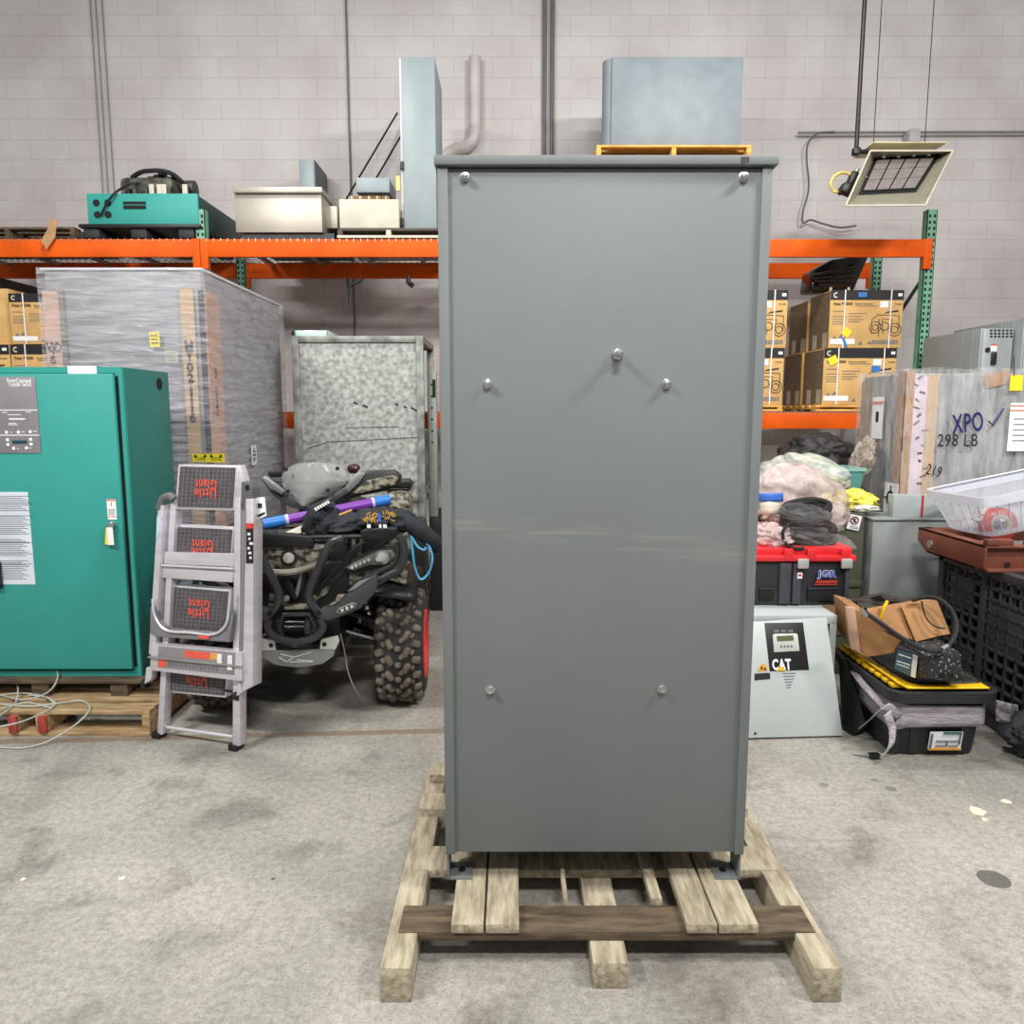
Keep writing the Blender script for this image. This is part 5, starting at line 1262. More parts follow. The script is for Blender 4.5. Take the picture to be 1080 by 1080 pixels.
m.box((p0 - .012, VY - .018, .4), (p1, VY - .006, zt), CARDD); m.box((p0 - .014, VY - .018, .4), (p0 - .003, VY + .07, zt), CARDD)
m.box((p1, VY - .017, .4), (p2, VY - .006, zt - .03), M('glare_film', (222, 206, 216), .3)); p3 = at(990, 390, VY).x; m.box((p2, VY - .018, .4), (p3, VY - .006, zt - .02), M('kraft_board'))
m.build('corner_board', t, w=True)
MB().box((vx0 - .014, VYB - .12, .2), (vx0 - .003, VYB - .01, zt - .05), M('board_tan', (168, 150, 124), .8)).build('corner_board', t, w=True)
random.seed(12)
m = MB()
for k in range(15):   # folded notes tucked under the film, seen as dark flecks on the corner board
    q = at(966 + random.random() * 10, 398 + k * 8, VY - .0185); m.obox(q, (.02 + .03 * random.random(), .001, .008 + .01 * random.random()), INK if k % 3 else GREYT, Matrix.Rotation(random.uniform(-.8, .8), 3, 'Y'))
m.build('torn_print', t, w=True)
m = MB()
m.text('XPO', .175, at(1021, 447, VY - .046), (1, 0, .12), (-.25, 0, 1), BINK, .0012, bold=.002, width=.20)
m.tube([at(1043, 444, VY - .046), at(1047, 449, VY - .046), at(1058.5, 431, VY - .046)], [.006, .008, .006], BINK, 6)
m.build('blue_handwriting', t, w=True)
m = MB(); m.text('298 LB', .115, at(1010, 465, VY - .046), X_, Z_, INK, .001, bold=.0005, width=.26)
m.text('219', .10, at(985, 497, VY - .046), (1, 0, -.25), (.25, 0, 1), INK, .001, bold=.0005, width=.10)
m.build('black_handwriting', t, w=True)
a, b = at(1067, 395.5, VY - .046), at(1079, 412, VY - .046); m = MB(); m.box((a.x, VY - .038, b.z), (b.x, VY - .035, a.z), YEL); m.tube([at(1069.5, 396, VY - .046), at(1069.5, 376, VY - .046)], .003, BLACK, 5); m.build('yellow_tag', t, w=True)
a, b = at(1067, 425, VY - .046), at(1100, 476, VY - .046); m = MB(); m.box((a.x, VY - .038, b.z), (b.x, VY - .035, a.z), WHITE)
for k, (c, h) in enumerate(((M('tan_stripe', (206, 150, 128), .6), .012), (M('tan_stripe'), .012))): z = a.z - .012 - k * .03; m.box((a.x, VY - .0395, z - h), (b.x, VY - .0375, z), c)
for k in range(5): z = a.z - .1 - k * .035; m.box((a.x + .03, VY - .0395, z - .006), (b.x, VY - .0375, z), GREYT)
m.build('shipping_label', t, w=True)
q = atx(926, 440, vx0 - .03); q0 = atx(921.5, 419, vx0 - .03); q1 = atx(930, 463, vx0 - .03); m = MB(); m.box((vx0 - .034, q0.y, q1.z), (vx0 - .031, q1.y, q0.z), WHITE); m.box((vx0 - .0355, q0.y, q0.z - .05), (vx0 - .0335, q1.y, q0.z - .03), M('tan_stripe')); m.box((vx0 - .0355, (q0.y + q1.y) / 2 - .02, q0.z - .17), (vx0 - .0335, (q0.y + q1.y) / 2 + .02, q0.z - .1), INK); m.build('shipping_label', t, w=True)
q = atx(939, 525, vx0 - .03); m = MB(); m.box((vx0 - .034, q.y - .10, q.z - .10), (vx0 - .031, q.y + .08, q.z + .10), WHITE)
cc = V((vx0 - .0355, q.y - .01, q.z)); m.tube([cc + V((0, .045 * math.cos(a), .045 * math.sin(a))) for a in [2 * math.pi * k / 18 for k in range(18)]], .006, INK, 5, closed=True)
m.tube([cc - V((0, .075, 0)), cc + V((0, .075, 0))], .006, INK, 5); m.tube([cc - V((0, 0, .085)), cc + V((0, 0, .085))], .006, INK, 5); m.build('balance_label', t, w=True)
def vf(u, v):
    L1, L2 = vx1 - vx0 + .05, VYB - VY + .05; P_ = 2 * (L1 + L2); d = (u % 1.0) * P_; x0, y0 = vx0 - .025, VY - .026
    if d < L1: p, n = V((x0 + d, y0, 0)), V((0, -1, 0))
    elif d < L1 + L2: p, n = V((x0 + L1, y0 + d - L1, 0)), V((1, 0, 0))
    elif d < 2 * L1 + L2: p, n = V((x0 + L1 - (d - L1 - L2), y0 + L2, 0)), V((0, 1, 0))
    else: p, n = V((x0, y0 + L2 - (d - 2 * L1 - L2), 0)), V((-1, 0, 0))
    z = .2 + (vz1 - .19) * v + (.012 * noise.noise(V((p.x * 9, p.y * 9, 1))) if v > .97 else 0)
    k = noise.noise(V((p.x * 14 + p.y * 14, z * 1.2, 2))) * .012 + noise.noise(V((p.x * 3 + p.y * 3, z * 16, 7))) * .004
    return p + n * (.002 + abs(k)) + V((0, 0, z))
m = MB(); m.grid(vf, 150, 60, WRAPV, closed_u=True)
m.build('stretch_wrap', t, w=True, smooth=60)
m = MB(); m.grid(lambda u, v: V((vx0 - .02 + (vx1 - vx0 + .04) * u, VY - .02 + (VYB - VY + .04) * v, vz1 - .008 + .03 * abs(noise.noise(V((u * 9, v * 5, 3)))))), 40, 16, WRAPF); m.build('top_film', t, w=True, smooth=60)

# ---- grey metal box, and a smaller one with a red stripe on it
GYB = 4.45
a, b = at(921, 549, GYB), at(995, 549, GYB); zt = a.z
t = T('grey_metal_box', 'smooth grey painted metal box standing below the wrapped pallet load', 'box', ((a.x + b.x) / 2, GYB + .15, 0))
MB().box((a.x, GYB, 0), (b.x + .12, GYB + .3, zt), M('gloss_grey', (150, 156, 154), .22, .2, var=.05), .01).build('body', t, w=True)
MB().box((a.x - .006, GYB - .01, zt), (b.x + .125, GYB + .305, zt + .012), MGREY, .003).build('lid', t, w=True)
a2, b2 = at(943, 522, GYB + .05), at(990, 522, GYB + .05); zz = zt + .012
t = T('grey_tin_box', 'small grey box with a thin red stripe on the grey metal box', 'box', ((a2.x + b2.x) / 2, GYB + .15, zz))
MB().box((a2.x, GYB + .05, zz), (b2.x + .1, GYB + .12, a2.z), M('pale_grey_box', (160, 168, 166), .5), .004).build('body', t, w=True)
q = at(972.5, 535, GYB + .05); MB().box((q.x - .006, GYB + .0465, zz + .002), (q.x + .006, GYB + .051, a2.z - .002), M('stripe_red', (176, 34, 40), .5)).build('red_stripe', t, w=True)

# ---- black mesh bulk bin
BX = 2.44; by1 = 4.22; by0 = 3.0; bz = at(996, 582, by1).z; bx1 = BX + 1.05
t = T('mesh_bin', 'black plastic bulk bin with open grid walls at the right edge', 'bin', ((BX + bx1) / 2, (by0 + by1) / 2, 0))
BINM = M('bin_black', (62, 62, 64), .55, var=.25, scale=7)
def gridwall(nm, p, e, ln, x_solid=()):
    """wall of bars from p along the unit vector e"""
    m = MB(); e = V(e); nrm = V((-e.y, e.x, 0)); th = .028
    def bar(u0, u1, z0, z1, t_=th): 
        c = V(p) + e * (u0 + u1) / 2 + Z_ * (z0 + z1) / 2; m.obox(c, (u1 - u0, t_, z1 - z0), BINM, Matrix((e, nrm, Z_)).transposed(), .003)
    bar(0, ln, .1, .16, .05); bar(0, ln, bz - .045, bz, .05); bar(0, .05, .1, bz, .05); bar(ln - .05, ln, .1, bz, .05)
    nu = int(ln / .075)
    for i in range(1, nu): bar(ln * i / nu - .008, ln * i / nu + .008, .16, bz - .045)
    nz_ = 10
    for i in range(1, nz_): z = .16 + (bz - .2) * i / nz_; bar(.05, ln - .05, z - .009, z + .009)
    for (u0, u1, z0, z1) in x_solid: bar(u0, u1, z0, z1, .02)
    for i in (1, 2): bar(ln * i / 3 - .02, ln * i / 3 + .02, .16, bz - .045, .036)
    return m.build(nm, t, w=True)
gridwall('side_wall', (BX, by1, 0), (0, -1, 0), by1 - by0, ((.10, .32, .55, .72), (.44, .72, .40, .64), (.18, .34, .22, .36)))
gridwall('side_wall', (bx1, by1, 0), (0, -1, 0), by1 - by0); gridwall('end_wall', (BX + .027, by0 + .026, 0), (1, 0, 0), bx1 - BX - .054); gridwall('end_wall', (BX + .027, by1 - .026, 0), (1, 0, 0), bx1 - BX - .054)
MB().box((BX + .01, by0 + .01, .1), (bx1 - .01, by1 - .01, .14), BINM).build('base', t, w=True)
for x in (BX + .06, bx1 - .06, (BX + bx1) / 2):
    MB().box((x - .06, by0 + .02, 0), (x + .06, by1 - .02, .1), BINM, .005).build('runner', t, w=True)
m = MB(); m.box((BX + .05, by0 + .06, .141), (bx1 - .06, by1 - .06, bz - .08), M('bin_load', (20, 20, 21), .8, var=.4, scale=4)); o = m.build('bin_contents'); tag(o, 'dark bulky load filling the black mesh bin', 'load')

# ---- rust brown steel bracket lying on the bin
kx, ky0, ky1 = 2.33, 3.68, 4.3
kz0 = bz + .001; kz1 = at(966, 556, ky1).z
t = T('steel_bracket', 'rust brown channel steel bracket lying on the black mesh bin', 'bracket', (kx + .4, 3.95, kz0))
th = .012
m = MB(); m.prism([(kx, ky1, kz1), (kx, ky1, kz1 - .075), (kx, ky1 - .1, kz0 + .0), (kx, ky0 + .08, kz0), (kx, ky0, kz0 + .015), (kx, ky0, kz1)], (th, 0, 0), RUST, .002); m.box((kx, ky0, kz1 - th), (kx + .07, ky1, kz1), RUST, .002); m.box((kx, ky0 + .05, kz0), (kx + .07, ky1 - .1, kz0 + th), RUST, .002); m.build('side_channel', t, w=True)
m = MB(); m.box((kx + th, ky0 + .03, kz0 + .012), (kx + .8, ky0 + .042, kz1 - th), RUST, .002); m.box((kx + th, ky0 - .02, kz0), (kx + .8, ky0 + .06, kz0 + th), RUST, .002); m.box((kx + th, ky0, kz1 - th), (kx + .8, ky0 + .06, kz1), RUST, .002)
q = at(1062, 596, ky0 + .03); m.cyl((q.x, ky0 + .03, q.z), (q.x, ky0 + .026, q.z), .014, DARK, 12); m.build('front_channel', t, w=True)
m = MB(); m.box((kx + th, ky1 - .05, kz1 - .07), (kx + .8, ky1, kz1), RUST, .003); m.build('rear_channel', t, w=True)
for (px, mat) in ((1040, RUST), (1082, RUST)):
    q = at(px, 580, ky0 + .02); m = MB(); m.box((q.x, ky0 + .01, kz1), (q.x + .13, ky0 + .05, kz1 + .03), mat, .003); m.build('stop_block', t, w=True)
q = atx(982, 574, kx); m = MB(); m.cyl((kx - .001, q.y, q.z), (kx - .012, q.y, q.z), .022, M('bolt_grey', (168, 166, 160), .4, .5), 16); m.build('bolt', t, w=True)

# ---- clear tote with a tape roll inside
ccx, ccy = at(1052, 560, 4.05).x + .13, 4.12; Rt = None; zc = kz1
t = T('clear_tote', 'clear plastic storage tote without lid on the rust brown bracket', 'tote', (ccx, ccy, zc + .052), (0, math.radians(-10), math.radians(8)))
hw0, hd0, hw1, hd1, hh = .27, .17, .345, .225, at(1050, 500, 4.0).z - zc - .10
def rr(hw, hd, z, r=.05, n=5):
    pts = []
    for (sx, sy, a0) in ((1, 1, 0), (-1, 1, 90), (-1, -1, 180), (1, -1, 270)):
        for i in range(n): a = math.radians(a0 + 90 * i / (n - 1)); pts.append(V((sx * (hw - r) + r * math.cos(a), sy * (hd - r) + r * math.sin(a), z)))
    return pts
def loft(m, rings, mat, cap0=True, cap1=False):
    vs = [[m.bm.verts.new(p) for p in r] for r in rings]; fs = []; n = len(vs[0])
    for A_, B_ in zip(vs, vs[1:]):
        for k in range(n): fs.append(m.bm.faces.new((A_[k], A_[(k + 1) % n], B_[(k + 1) % n], B_[k])))
    if cap0: fs.append(m.bm.faces.new(vs[0][::-1]))
    if cap1: fs.append(m.bm.faces.new(vs[-1]))
    m._fin(fs, mat); return m
bq = V((ccx + .24, ccy + .03, kz1))
o = MB().box(bq + V((-.05, -.1, 0)), bq + V((.05, .1, .085)), WOOD, .004).build('wood_block'); tag(o, 'wooden block propping up the far end of the clear tote', 'wood')
m = MB(); loft(m, [rr(hw0, hd0, 0), rr(hw0 + .01, hd0 + .01, .02), rr(hw1 - .012, hd1 - .012, hh - .05), rr(hw1 - .012, hd1 - .012, hh - .012)], CLEAR); m.build('body', t, thick=.005)
m = MB(); loft(m, [rr(hw1 - .012, hd1 - .012, hh - .05), rr(hw1 + .008, hd1 + .008, hh - .05), rr(hw1 + .008, hd1 + .008, hh), rr(hw1 - .012, hd1 - .012, hh - .002)], film('clear_rim', (228, 230, 240), .55, .75, 3), False); m.build('rim', t, thick=.003)
m = MB(); RIBM = film('rib_white', (240, 240, 248), .6, .8, 3)
for k in range(9):
    u = -.8 + k * .2; m.tube([(u * hw0, -hd0 - .008, .01), (u * hw1, -hd1 + .004, hh - .05)], .003, RIBM, 5)
for k in range(6):
    u = -.75 + k * .3; m.tube([(-hw0 - .008, u * hd0, .01), (-hw1 + .004, u * hd1, hh - .05)], .003, RIBM, 5)
m.build('rib', t)
tp = at(1052, 553, ccy - .06)
t2 = T('tape_roll', 'roll of reddish tape inside the clear tote', 'tape', tp, (0, 0, math.radians(-10)))
ax = V((.15, -1, .12)).normalized(); m = MB(); m.lathe([(-.03, .052), (-.03, .09), (.03, .09), (.03, .052), (-.03, .052)], (0, 0, 0), ax, M('tape_red', (206, 74, 66), .5), 28); m.build('tape', t2)
m = MB(); m.lathe([(-.032, .042), (-.032, .052), (.032, .052), (.032, .042), (-.032, .042)], (0, 0, 0), ax, CREAM, 28); m.build('core', t2)
tp = WM[t.name] @ V((-.14, .0, .06)); o = MB().blob(tp + V((0, 0, .0)), (.2, .16, .11), M('cloth_grey', (190, 186, 186), .9, var=.2), 3, .3, 2, 9).build('rag'); tag(o, 'pale rag lying inside the clear tote', 'rag')

# ---- olive crate behind, green clear bin, yellow bag and loose bags on top
OY = 4.5
OLV = M('olive_metal', (74, 78, 62), .6, var=.25, scale=4)
ox0, ox1 = 1.05, at(912, 560, OY).x; oz = at(900, 541, OY).z
t = T('olive_crate', 'dull olive green metal crate behind the red lidded toolbox', 'crate', ((ox0 + ox1) / 2, OY + .4, 0))
MB().box((ox0, OY, 0), (ox1, OY + .85, oz), OLV, .01).build('body', t, w=True)
for z in (.25, .55): MB().box((ox0, OY - .012, z), (ox1, OY + .001, z + .04), OLV, .004).build('rib', t, w=True)
q = at(901, 551, OY - .01); m = MB(); Rq = Matrix.Rotation(.2, 3, 'Y'); m.obox(q, (.075, .002, .09), WHITE, Rq); cc = q + V((0, -.002, .012))
m.tube([cc + V((.022 * math.cos(a), 0, .022 * math.sin(a))) for a in [2 * math.pi * k / 16 for k in range(16)]], .004, M('sign_brown', (110, 50, 40), .6), 5, closed=True); m.tube([cc + V((-.016, 0, .016)), cc + V((.016, 0, -.016))], .004, M('sign_brown'), 5); m.obox(cc + V((0, 0, 0)), (.012, .001, .024), INK, Rq)
for k in range(2): m.obox(q + V((0, -.0015, -.026 - k * .01)), (.05, .001, .004), GREYT, Rq)
m.build('prohibition_label', t, w=True)
# yellow bag
qa = at(899, 526, OY + .15)
o = MB().blob((qa.x, OY + .2, oz + .055), (.34, .34, .13), film('yellow_bag', (240, 228, 96), .75, .98, 6, bump=.7), 4, .25, 3, 4, flatz=-.75, sharp=1.6).build('yellow_bag'); tag(o, 'crumpled translucent yellow plastic bag on the olive crate', 'bag')
o = MB().blob((qa.x + .03, OY + .06, oz + .022), (.2, .12, .05), film('paper_film', (232, 230, 214), .6, .95, 6), 3, .25, 3, 14, flatz=-.8, sharp=1.6).build('white_bag'); tag(o, 'small crumpled white bag in front of the yellow bag', 'bag')
# green clear bin
gy = OY + .45; a, b = at(866, 497, gy), at(914, 516, gy)
zb_ = oz + .001
t = T('green_bin', 'translucent green lidded bin with blue tape behind the yellow bag', 'bin', ((a.x + b.x) / 2, gy + .17, zb_))
GBM = film('green_clear', (110, 186, 176), .5, .75, 3, bump=.1); hz = at(890, 497, gy).z - zb_
m = MB(); loft(m, [[V(((a.x + b.x) / 2, gy + .17, zb_)) + p for p in rr((b.x - a.x) / 2 - .03, .15, 0)], [V(((a.x + b.x) / 2, gy + .17, zb_)) + p for p in rr((b.x - a.x) / 2, .17, hz)]], GBM, True, True); m.build('body', t, w=True)
m = MB(); loft(m, [[V(((a.x + b.x) / 2, gy + .17, zb_ + hz)) + p for p in rr((b.x - a.x) / 2 + .012, .182, 0)], [V(((a.x + b.x) / 2, gy + .17, zb_ + hz)) + p for p in rr((b.x - a.x) / 2 + .012, .182, .018)]], film('green_lid', (150, 206, 196), .6, .8, 3, bump=.1), True, True); m.build('lid', t, w=True)
c0, c1 = at(877, 498, gy - .02), at(897, 504, gy - .02); MB().box((c0.x, gy - .006, c1.z), (c1.x, gy - .002, c0.z), M('tape_blue_pale', (72, 140, 206), .5)).build('blue_tape', t, w=True)
c0, c1 = at(882, 503, gy - .02), at(892, 512, gy - .02); MB().box((c0.x, gy - .009, c1.z), (c1.x, gy - .005, c0.z), WHITE).build('paper_label', t, w=True)
# sheet of clear film over heaped goods
def heap(name, label, pxc, pyc, Y, size, mat, cat, seed, amp=.2, freq=2.5, sub=5, flat=-.7, rotz=0.0, sharp=1.7, tilt=0.0):
    c = at(pxc, pyc, Y); o = MB().blob(c, size, mat, sub, amp, freq, seed, flatz=flat, rot=Matrix.Rotation(rotz, 3, 'Z') @ Matrix.Rotation(tilt, 3, 'Y'), sharp=sharp).build(name, smooth=75)
    return tag(o, label, cat)
heap('parts_bag', 'dark plastic sack of goods deep under the rack beam behind the clear bags', 862, 482, 5.55, (.62, .5, .40), M('dark_bag', (36, 31, 31), .6, var=.4), 'bag', 21, tilt=.1, amp=.2, freq=1.6, sharp=1.0)
heap('parts_bag', 'clear bag of brown parts standing beside the wrapped pallet load', 910, 484, 5.2, (.15, .2, .30), film('brown_bag', (176, 160, 146), .35, .85, 7), 'bag', 22, tilt=.3)
heap('plastic_sheet', 'large crumpled clear plastic bag heaped behind the grey cabinet edge', 838, 506, 5.05, (.72, .55, .34), film('pale_green_film', (210, 212, 200), .30, .8, 8), 'bag', 23, amp=.16, freq=1.6, sharp=1.0)
heap('plastic_sheet', 'clear film bag draped just left of the green bin', 862, 497, 5.0, (.5, .4, .20), film('pale_film2', (212, 216, 202), .30, .8, 8), 'bag', 24, tilt=.35, amp=.15, freq=1.6, sharp=1.0)
# shelf-like crate that carries the front bags
cyf = 4.335
t = T('cardboard_carton', 'brown carton mostly hidden behind the toolbox under the clear bags', 'box', (1.35, cyf + .16, 0))
zcf = at(850, 576, cyf).z
MB().box((1.02, cyf, 0), (at(886, 560, cyf).x, cyf + .15, zcf), CARDD, .008).build('carton_body', t, w=True)
PKB = film('pink_bag', (210, 192, 188), .30, .8, 9, bump=.9)
heap('parts_bag', 'large clear bag of pinkish packed parts behind the toolbox', 843, 527, 4.38, (.60, .4, .42), PKB, 'bag', 31, amp=.15, freq=1.5, tilt=.38, sharp=1.0)
o = heap('packed_parts', 'reddish bundle of parts inside the large clear bag', 830, 540, 4.36, (.34, .26, .26), M('red_parts', (176, 120, 112), .7, rgb2=(214, 206, 202), scale=14), 'parts', 32)
a, b = at(799, 519, 4.08), at(826, 529, 4.08)
o = MB().grid(lambda u, v: at(799 + 27 * u, 520 + 9 * v, 4.17 - .04 * math.sin(3 * u)), 8, 3, M('tape_blue_label', (64, 112, 200), .5)).build('blue_tape_strip', thick=.004); tag(o, 'strip of blue tape across the large clear bag by the cabinet edge', 'tape')
o = MB().grid(lambda u, v: at(801 + 22 * u, 529 + 13 * v, 4.17 - .04 * math.sin(3 * u)), 8, 3, M('label_cream', (226, 214, 196), .6)).build('paper_label', thick=.003); tag(o, 'cream paper label on the large clear bag under the blue tape', 'label')

# ---- toolbox with red lid
BYT = 3.98
zt0 = at(850, 639, BYT).z
CTZ = zt0
tx0_, tx1_ = at(797, 610, BYT).x, at(899, 610, BYT).x
t = T('toolbox', 'black toolbox with bright red lid on the grey control box', 'toolbox', ((tx0_ + tx1_) / 2 - .05, BYT + .15, zt0))
TBK = M('toolbox_black', (42, 42, 48), .45, var=.15, scale=5)
zl_ = at(850, 592, BYT).z; zlt = at(850, 577, BYT).z
cxm = (tx0_ + tx1_) / 2; hwT = (tx1_ - tx0_) / 2 + .06; x0_, x1_ = tx0_ - .12, tx1_
m = MB(); m.obox(((x0_ + x1_) / 2, BYT + .16, (zt0 + zl_) / 2), ((x1_ - x0_) * .93, .30, zl_ - zt0), TBK, None, .012)
for (px0, px1) in ((822, 834), (836, 845), (891, 896)):
    a, b = at(px0, 610, BYT), at(px1, 610, BYT); m.box((a.x, BYT - .006, zt0 + .01), (b.x, BYT + .03, zl_ - .01), M('toolbox_grey', (66, 66, 74), .5), .006)
for (px0, px1) in ((801, 816), (852, 884)):
    a, b = at(px0, 622, BYT), at(px1, 634, BYT); m.box((a.x, BYT - .0, b.z), (b.x, BYT + .015, a.z), DARK, .003); m.box((a.x, BYT - .004, a.z), (b.x, BYT + .02, a.z + .012), TBK, .003)
m.build('body', t, w=True)
RDL = M('toolbox_red', (226, 44, 50), .4, var=.08)
m = MB(); m.box((x0_ - .01, BYT - .015, zl_), (x1_ + .012, BYT + .34, zl_ + .035), RDL, .01); m.box((x0_ + .0, BYT + .005, zl_ + .03), (x1_ - .003, BYT + .32, zlt), RDL, .015)
for px in (826, 850, 886): a = at(px, 585, BYT); m.box((a.x, BYT - .018, zl_ + .005), (a.x + .05, BYT + .1, zlt - .006), RDL, .008)
m.build('lid', t, w=True)
for px in (847, 893):
    q = at(px, 594, BYT - .02); m = MB(); m.box((q.x - .03, BYT - .03, q.z - .028), (q.x + .03, BYT - .012, q.z + .024), M('latch_silver', (196, 196, 196), .4, .4), .006); m.build('latch', t, w=True)
m = MB(); q = at(872, 605.5, BYT - .006)
m.text('JGR', .05, q + V((0, -.004, 0)), X_, Z_, M('logo_white', (240, 240, 240), .5), .0006, bold=.003, width=.105)
m.text('JGR', .05, q + V((0, -.006, 0)), X_, Z_, M('logo_blue', (44, 74, 190), .5), .0006, bold=.0008, width=.10)
q = at(871, 613, BYT - .006); m.text('Automation', .03, q + V((0, -.006, 0)), X_, Z_, M('logo_red', (226, 66, 40), .5), .0006, bold=.0008, width=.115, shear=.2)
m.box((q.x - .06, BYT - .008, q.z - .019), (q.x + .06, BYT - .005, q.z - .016), M('logo_red'))
m.build('logo', t, w=True)
q = at(843.5, 607, BYT - .008); m = MB(); m.box((q.x - .013, BYT - .01, q.z - .016), (q.x + .013, BYT - .007, q.z + .016), WHITE); m.box((q.x - .009, BYT - .011, q.z - .004), (q.x + .009, BYT - .0095, q.z + .008), M('label_red')); m.build('sticker', t, w=True)
# bags with a coiled black cable on the lid
zl2 = zlt + .001
def cablecoil(name, label, px, py, Y, r, n, tilt):
    c = at(px, py, Y); m = MB(); pts = []
    for i in range(n * 16 + 1):
        a = 2 * math.pi * i / 16; k = 1 + .06 * math.sin(i * .9)
        pts.append(V((c.x + r * 1.7 * math.cos(a) * k, c.y + r * .7 * math.sin(a) * k, c.z + (r * .55) * math.sin(a + tilt) + .014 * (i / 16 - n / 2))))
    m.tube(pts, .012, RUBBER, 6); return tag(m.build(name), label, 'cable')
c = at(855, 541, BYT + .12)
cablecoil('cable_coil', 'coil of black cable in the upper clear bag on the toolbox', 850, 541, BYT + .12, .075, 6, .5)
heap('cable_bag', 'upper clear bag holding a black cable coil above the toolbox lid', 853, 546, BYT + .12, (.42, .28, .15), BAGF, 'bag', 41, amp=.12, freq=1.7, tilt=.22, sharp=1.0)
cablecoil('cable_coil', 'coil of black cable in the lower clear bag lying on the red lid', 852, 564, BYT + .10, .085, 6, .3)
heap('cable_bag', 'lower clear bag holding a black cable coil lying on the red lid', 860, 567, BYT + .10, (.46, .27, .12), BAGF, 'bag', 42, amp=.12, freq=1.7, tilt=.18, sharp=1.0)
heap('parts_bag', 'clear bag of red and white parts on the toolbox beside the cabinet edge', 811, 566, BYT + .14, (.28, .3, .16), film('red_bag', (222, 196, 194), .35, .85, 12), 'bag', 43, amp=.18)
o = MB().tube(smoothpts([at(833, 552, BYT + .02), at(826, 560, BYT), at(827, 571, BYT), at(836, 578, BYT), at(848, 578.5, BYT)], 6), .009, RUBBER, 8).build('black_cable'); tag(o, 'thick black cable end looping out of the bag onto the red lid', 'cable')

# ---- control box with its loose front door
CBY = 3.80
a, b = at(780, 655, CBY), at(882, 655, CBY)
ztop = zt0 - .001
CB = T('control_box', 'pale grey control box with black display panel standing on the floor', 'control box', ((a.x + b.x) / 2, CBY + .2, 0))
CBM = M('control_grey', (190, 198, 196), .4, .05, var=.05, scale=3)
m = MB(); x0b, x1b = a.x, b.x
m.box((x0b, CBY, 0.01), (x0b + .02, CBY + .36, ztop), CBM, .003); m.box((x1b - .02, CBY, 0.02), (x1b, CBY + .36, ztop - .02), CBM, .003); m.box((x0b, CBY, ztop - .02), (x1b, CBY + .36, ztop), CBM, .003); m.box((x0b, CBY, .0), (x1b, CBY + .36, .02), CBM, .003); m.box((x0b, CBY + .34, .01), (x1b, CBY + .36, ztop), CBM)
for (p, q) in (((x0b, CBY - .01, ztop - .045), (x1b, CBY + .002, ztop)), ((x1b - .035, CBY - .01, .02), (x1b, CBY + .002, ztop - .046))): m.box(p, q, CBM, .003)
m.build('case', CB, w=True)
f0_, f1_ = fl(783, 779, .004), fl(889, 776, .004)
dv = (f1_ - f0_).normalized(); an = V((-dv.y, dv.x, 0)); an = an if an.y > 0 else -an
tp_ = at(872, 651, CBY - .02); ang_ = math.atan2((tp_ - f1_).dot(an), tp_.z)
du = (Z_ * math.cos(ang_) + an * math.sin(ang_)); dn = du.cross(dv); dn = dn if dn.y < 0 else -dn
DP = Plane(f1_ + dn * .012, dn)
def dslab(m, pxs, off, th, mat, bev=0.0): return slab(m, DP, pxs, off, th, mat, bev)
m = MB(); dslab(m, [(770, 655), (800, 655.5), (872, 651), (889, 776), (770, 779)], 0, .018, CBM, .003); dr = m.build('door', CB, w=True)
m = MB(); dslab(m, [(806.5, 657), (847, 656.5), (853.5, 706.5), (812, 708)], .003, .004, M('panel_black', (34, 33, 36), .4), .001); m.build('black_panel', dr, w=True)
m = MB(); dslab(m, [(815, 670), (817, 668.5), (840, 668), (841.5, 669.5), (843.5, 686.5), (816.5, 688)], .008, .005, M('display_frame', (206, 208, 204), .45), .002); m.build('display_unit', dr, w=True)
m = MB(); dslab(m, [(819, 671), (836.5, 670), (837.5, 675.5), (820, 676.5)], .0095, .002, M('lcd_green', (96, 108, 70), .3))
for k in range(4): dslab(m, [(823 + k * 3.6, 680.8 - k * .1), (825 + k * 3.6, 680.7 - k * .1), (825.2 + k * 3.6, 683.2 - k * .1), (823.2 + k * 3.6, 683.3 - k * .1)], .0095, .002, GREYT)
for k in range(3): dslab(m, [(816 + k * 7.5, 664.2), (821.5 + k * 7.5, 664.0), (821.6 + k * 7.5, 667), (816.1 + k * 7.5, 667.2)], .0045, .001, GREYT)
m.build('display', dr, w=True)
m = MB(); m.text('CAT', .072, DP.hit(824.3, 701.5, .0045), dv, du, WHITE, .0008, width=.097, bold=.003)
q = DP.hit(823.3, 704.8, .006); m.prism([q - dv * .024 - du * .012, q + dv * .024 - du * .012, q + du * .012], dn * .001, M('logo_yellow', (246, 190, 30), .5)); m.build('emblem', dr, w=True)
m = MB(); dslab(m, [(798, 707.5), (803.5, 699.5), (808.5, 702), (809.5, 707.5)], .003, .002, M('warning_orange', (228, 164, 50), .5)); dslab(m, [(802, 706), (803.5, 702), (805, 706)], .0045, .001, INK); dslab(m, [(805.5, 706.5), (807, 703.5), (808.5, 706.5)], .0045, .001, INK); m.build('warning_label', dr, w=True)
m = MB(); dslab(m, [(796, 710.5), (812, 709.5), (812.5, 716), (796, 717.5)], .003, .002, INK); m.build('black_label', dr, w=True)
m = MB()
for k in range(6): dslab(m, [(825.5 + k * .8, 710 + k * 3.0), (839.5 - k * 1.1, 709.5 + k * 3.0), (839.5 - k * 1.1, 710.6 + k * 3.0), (825.5 + k * .8, 711.1 + k * 3.0)], .001, .001, GREYT)
m.build('stencilled_text', dr, w=True)
m = MB(); q = DP.hit(796.5, 773.5, .002); m.cyl(q, q + dn * .004, .006, BLACK, 10); m.build('screw', dr, w=True)

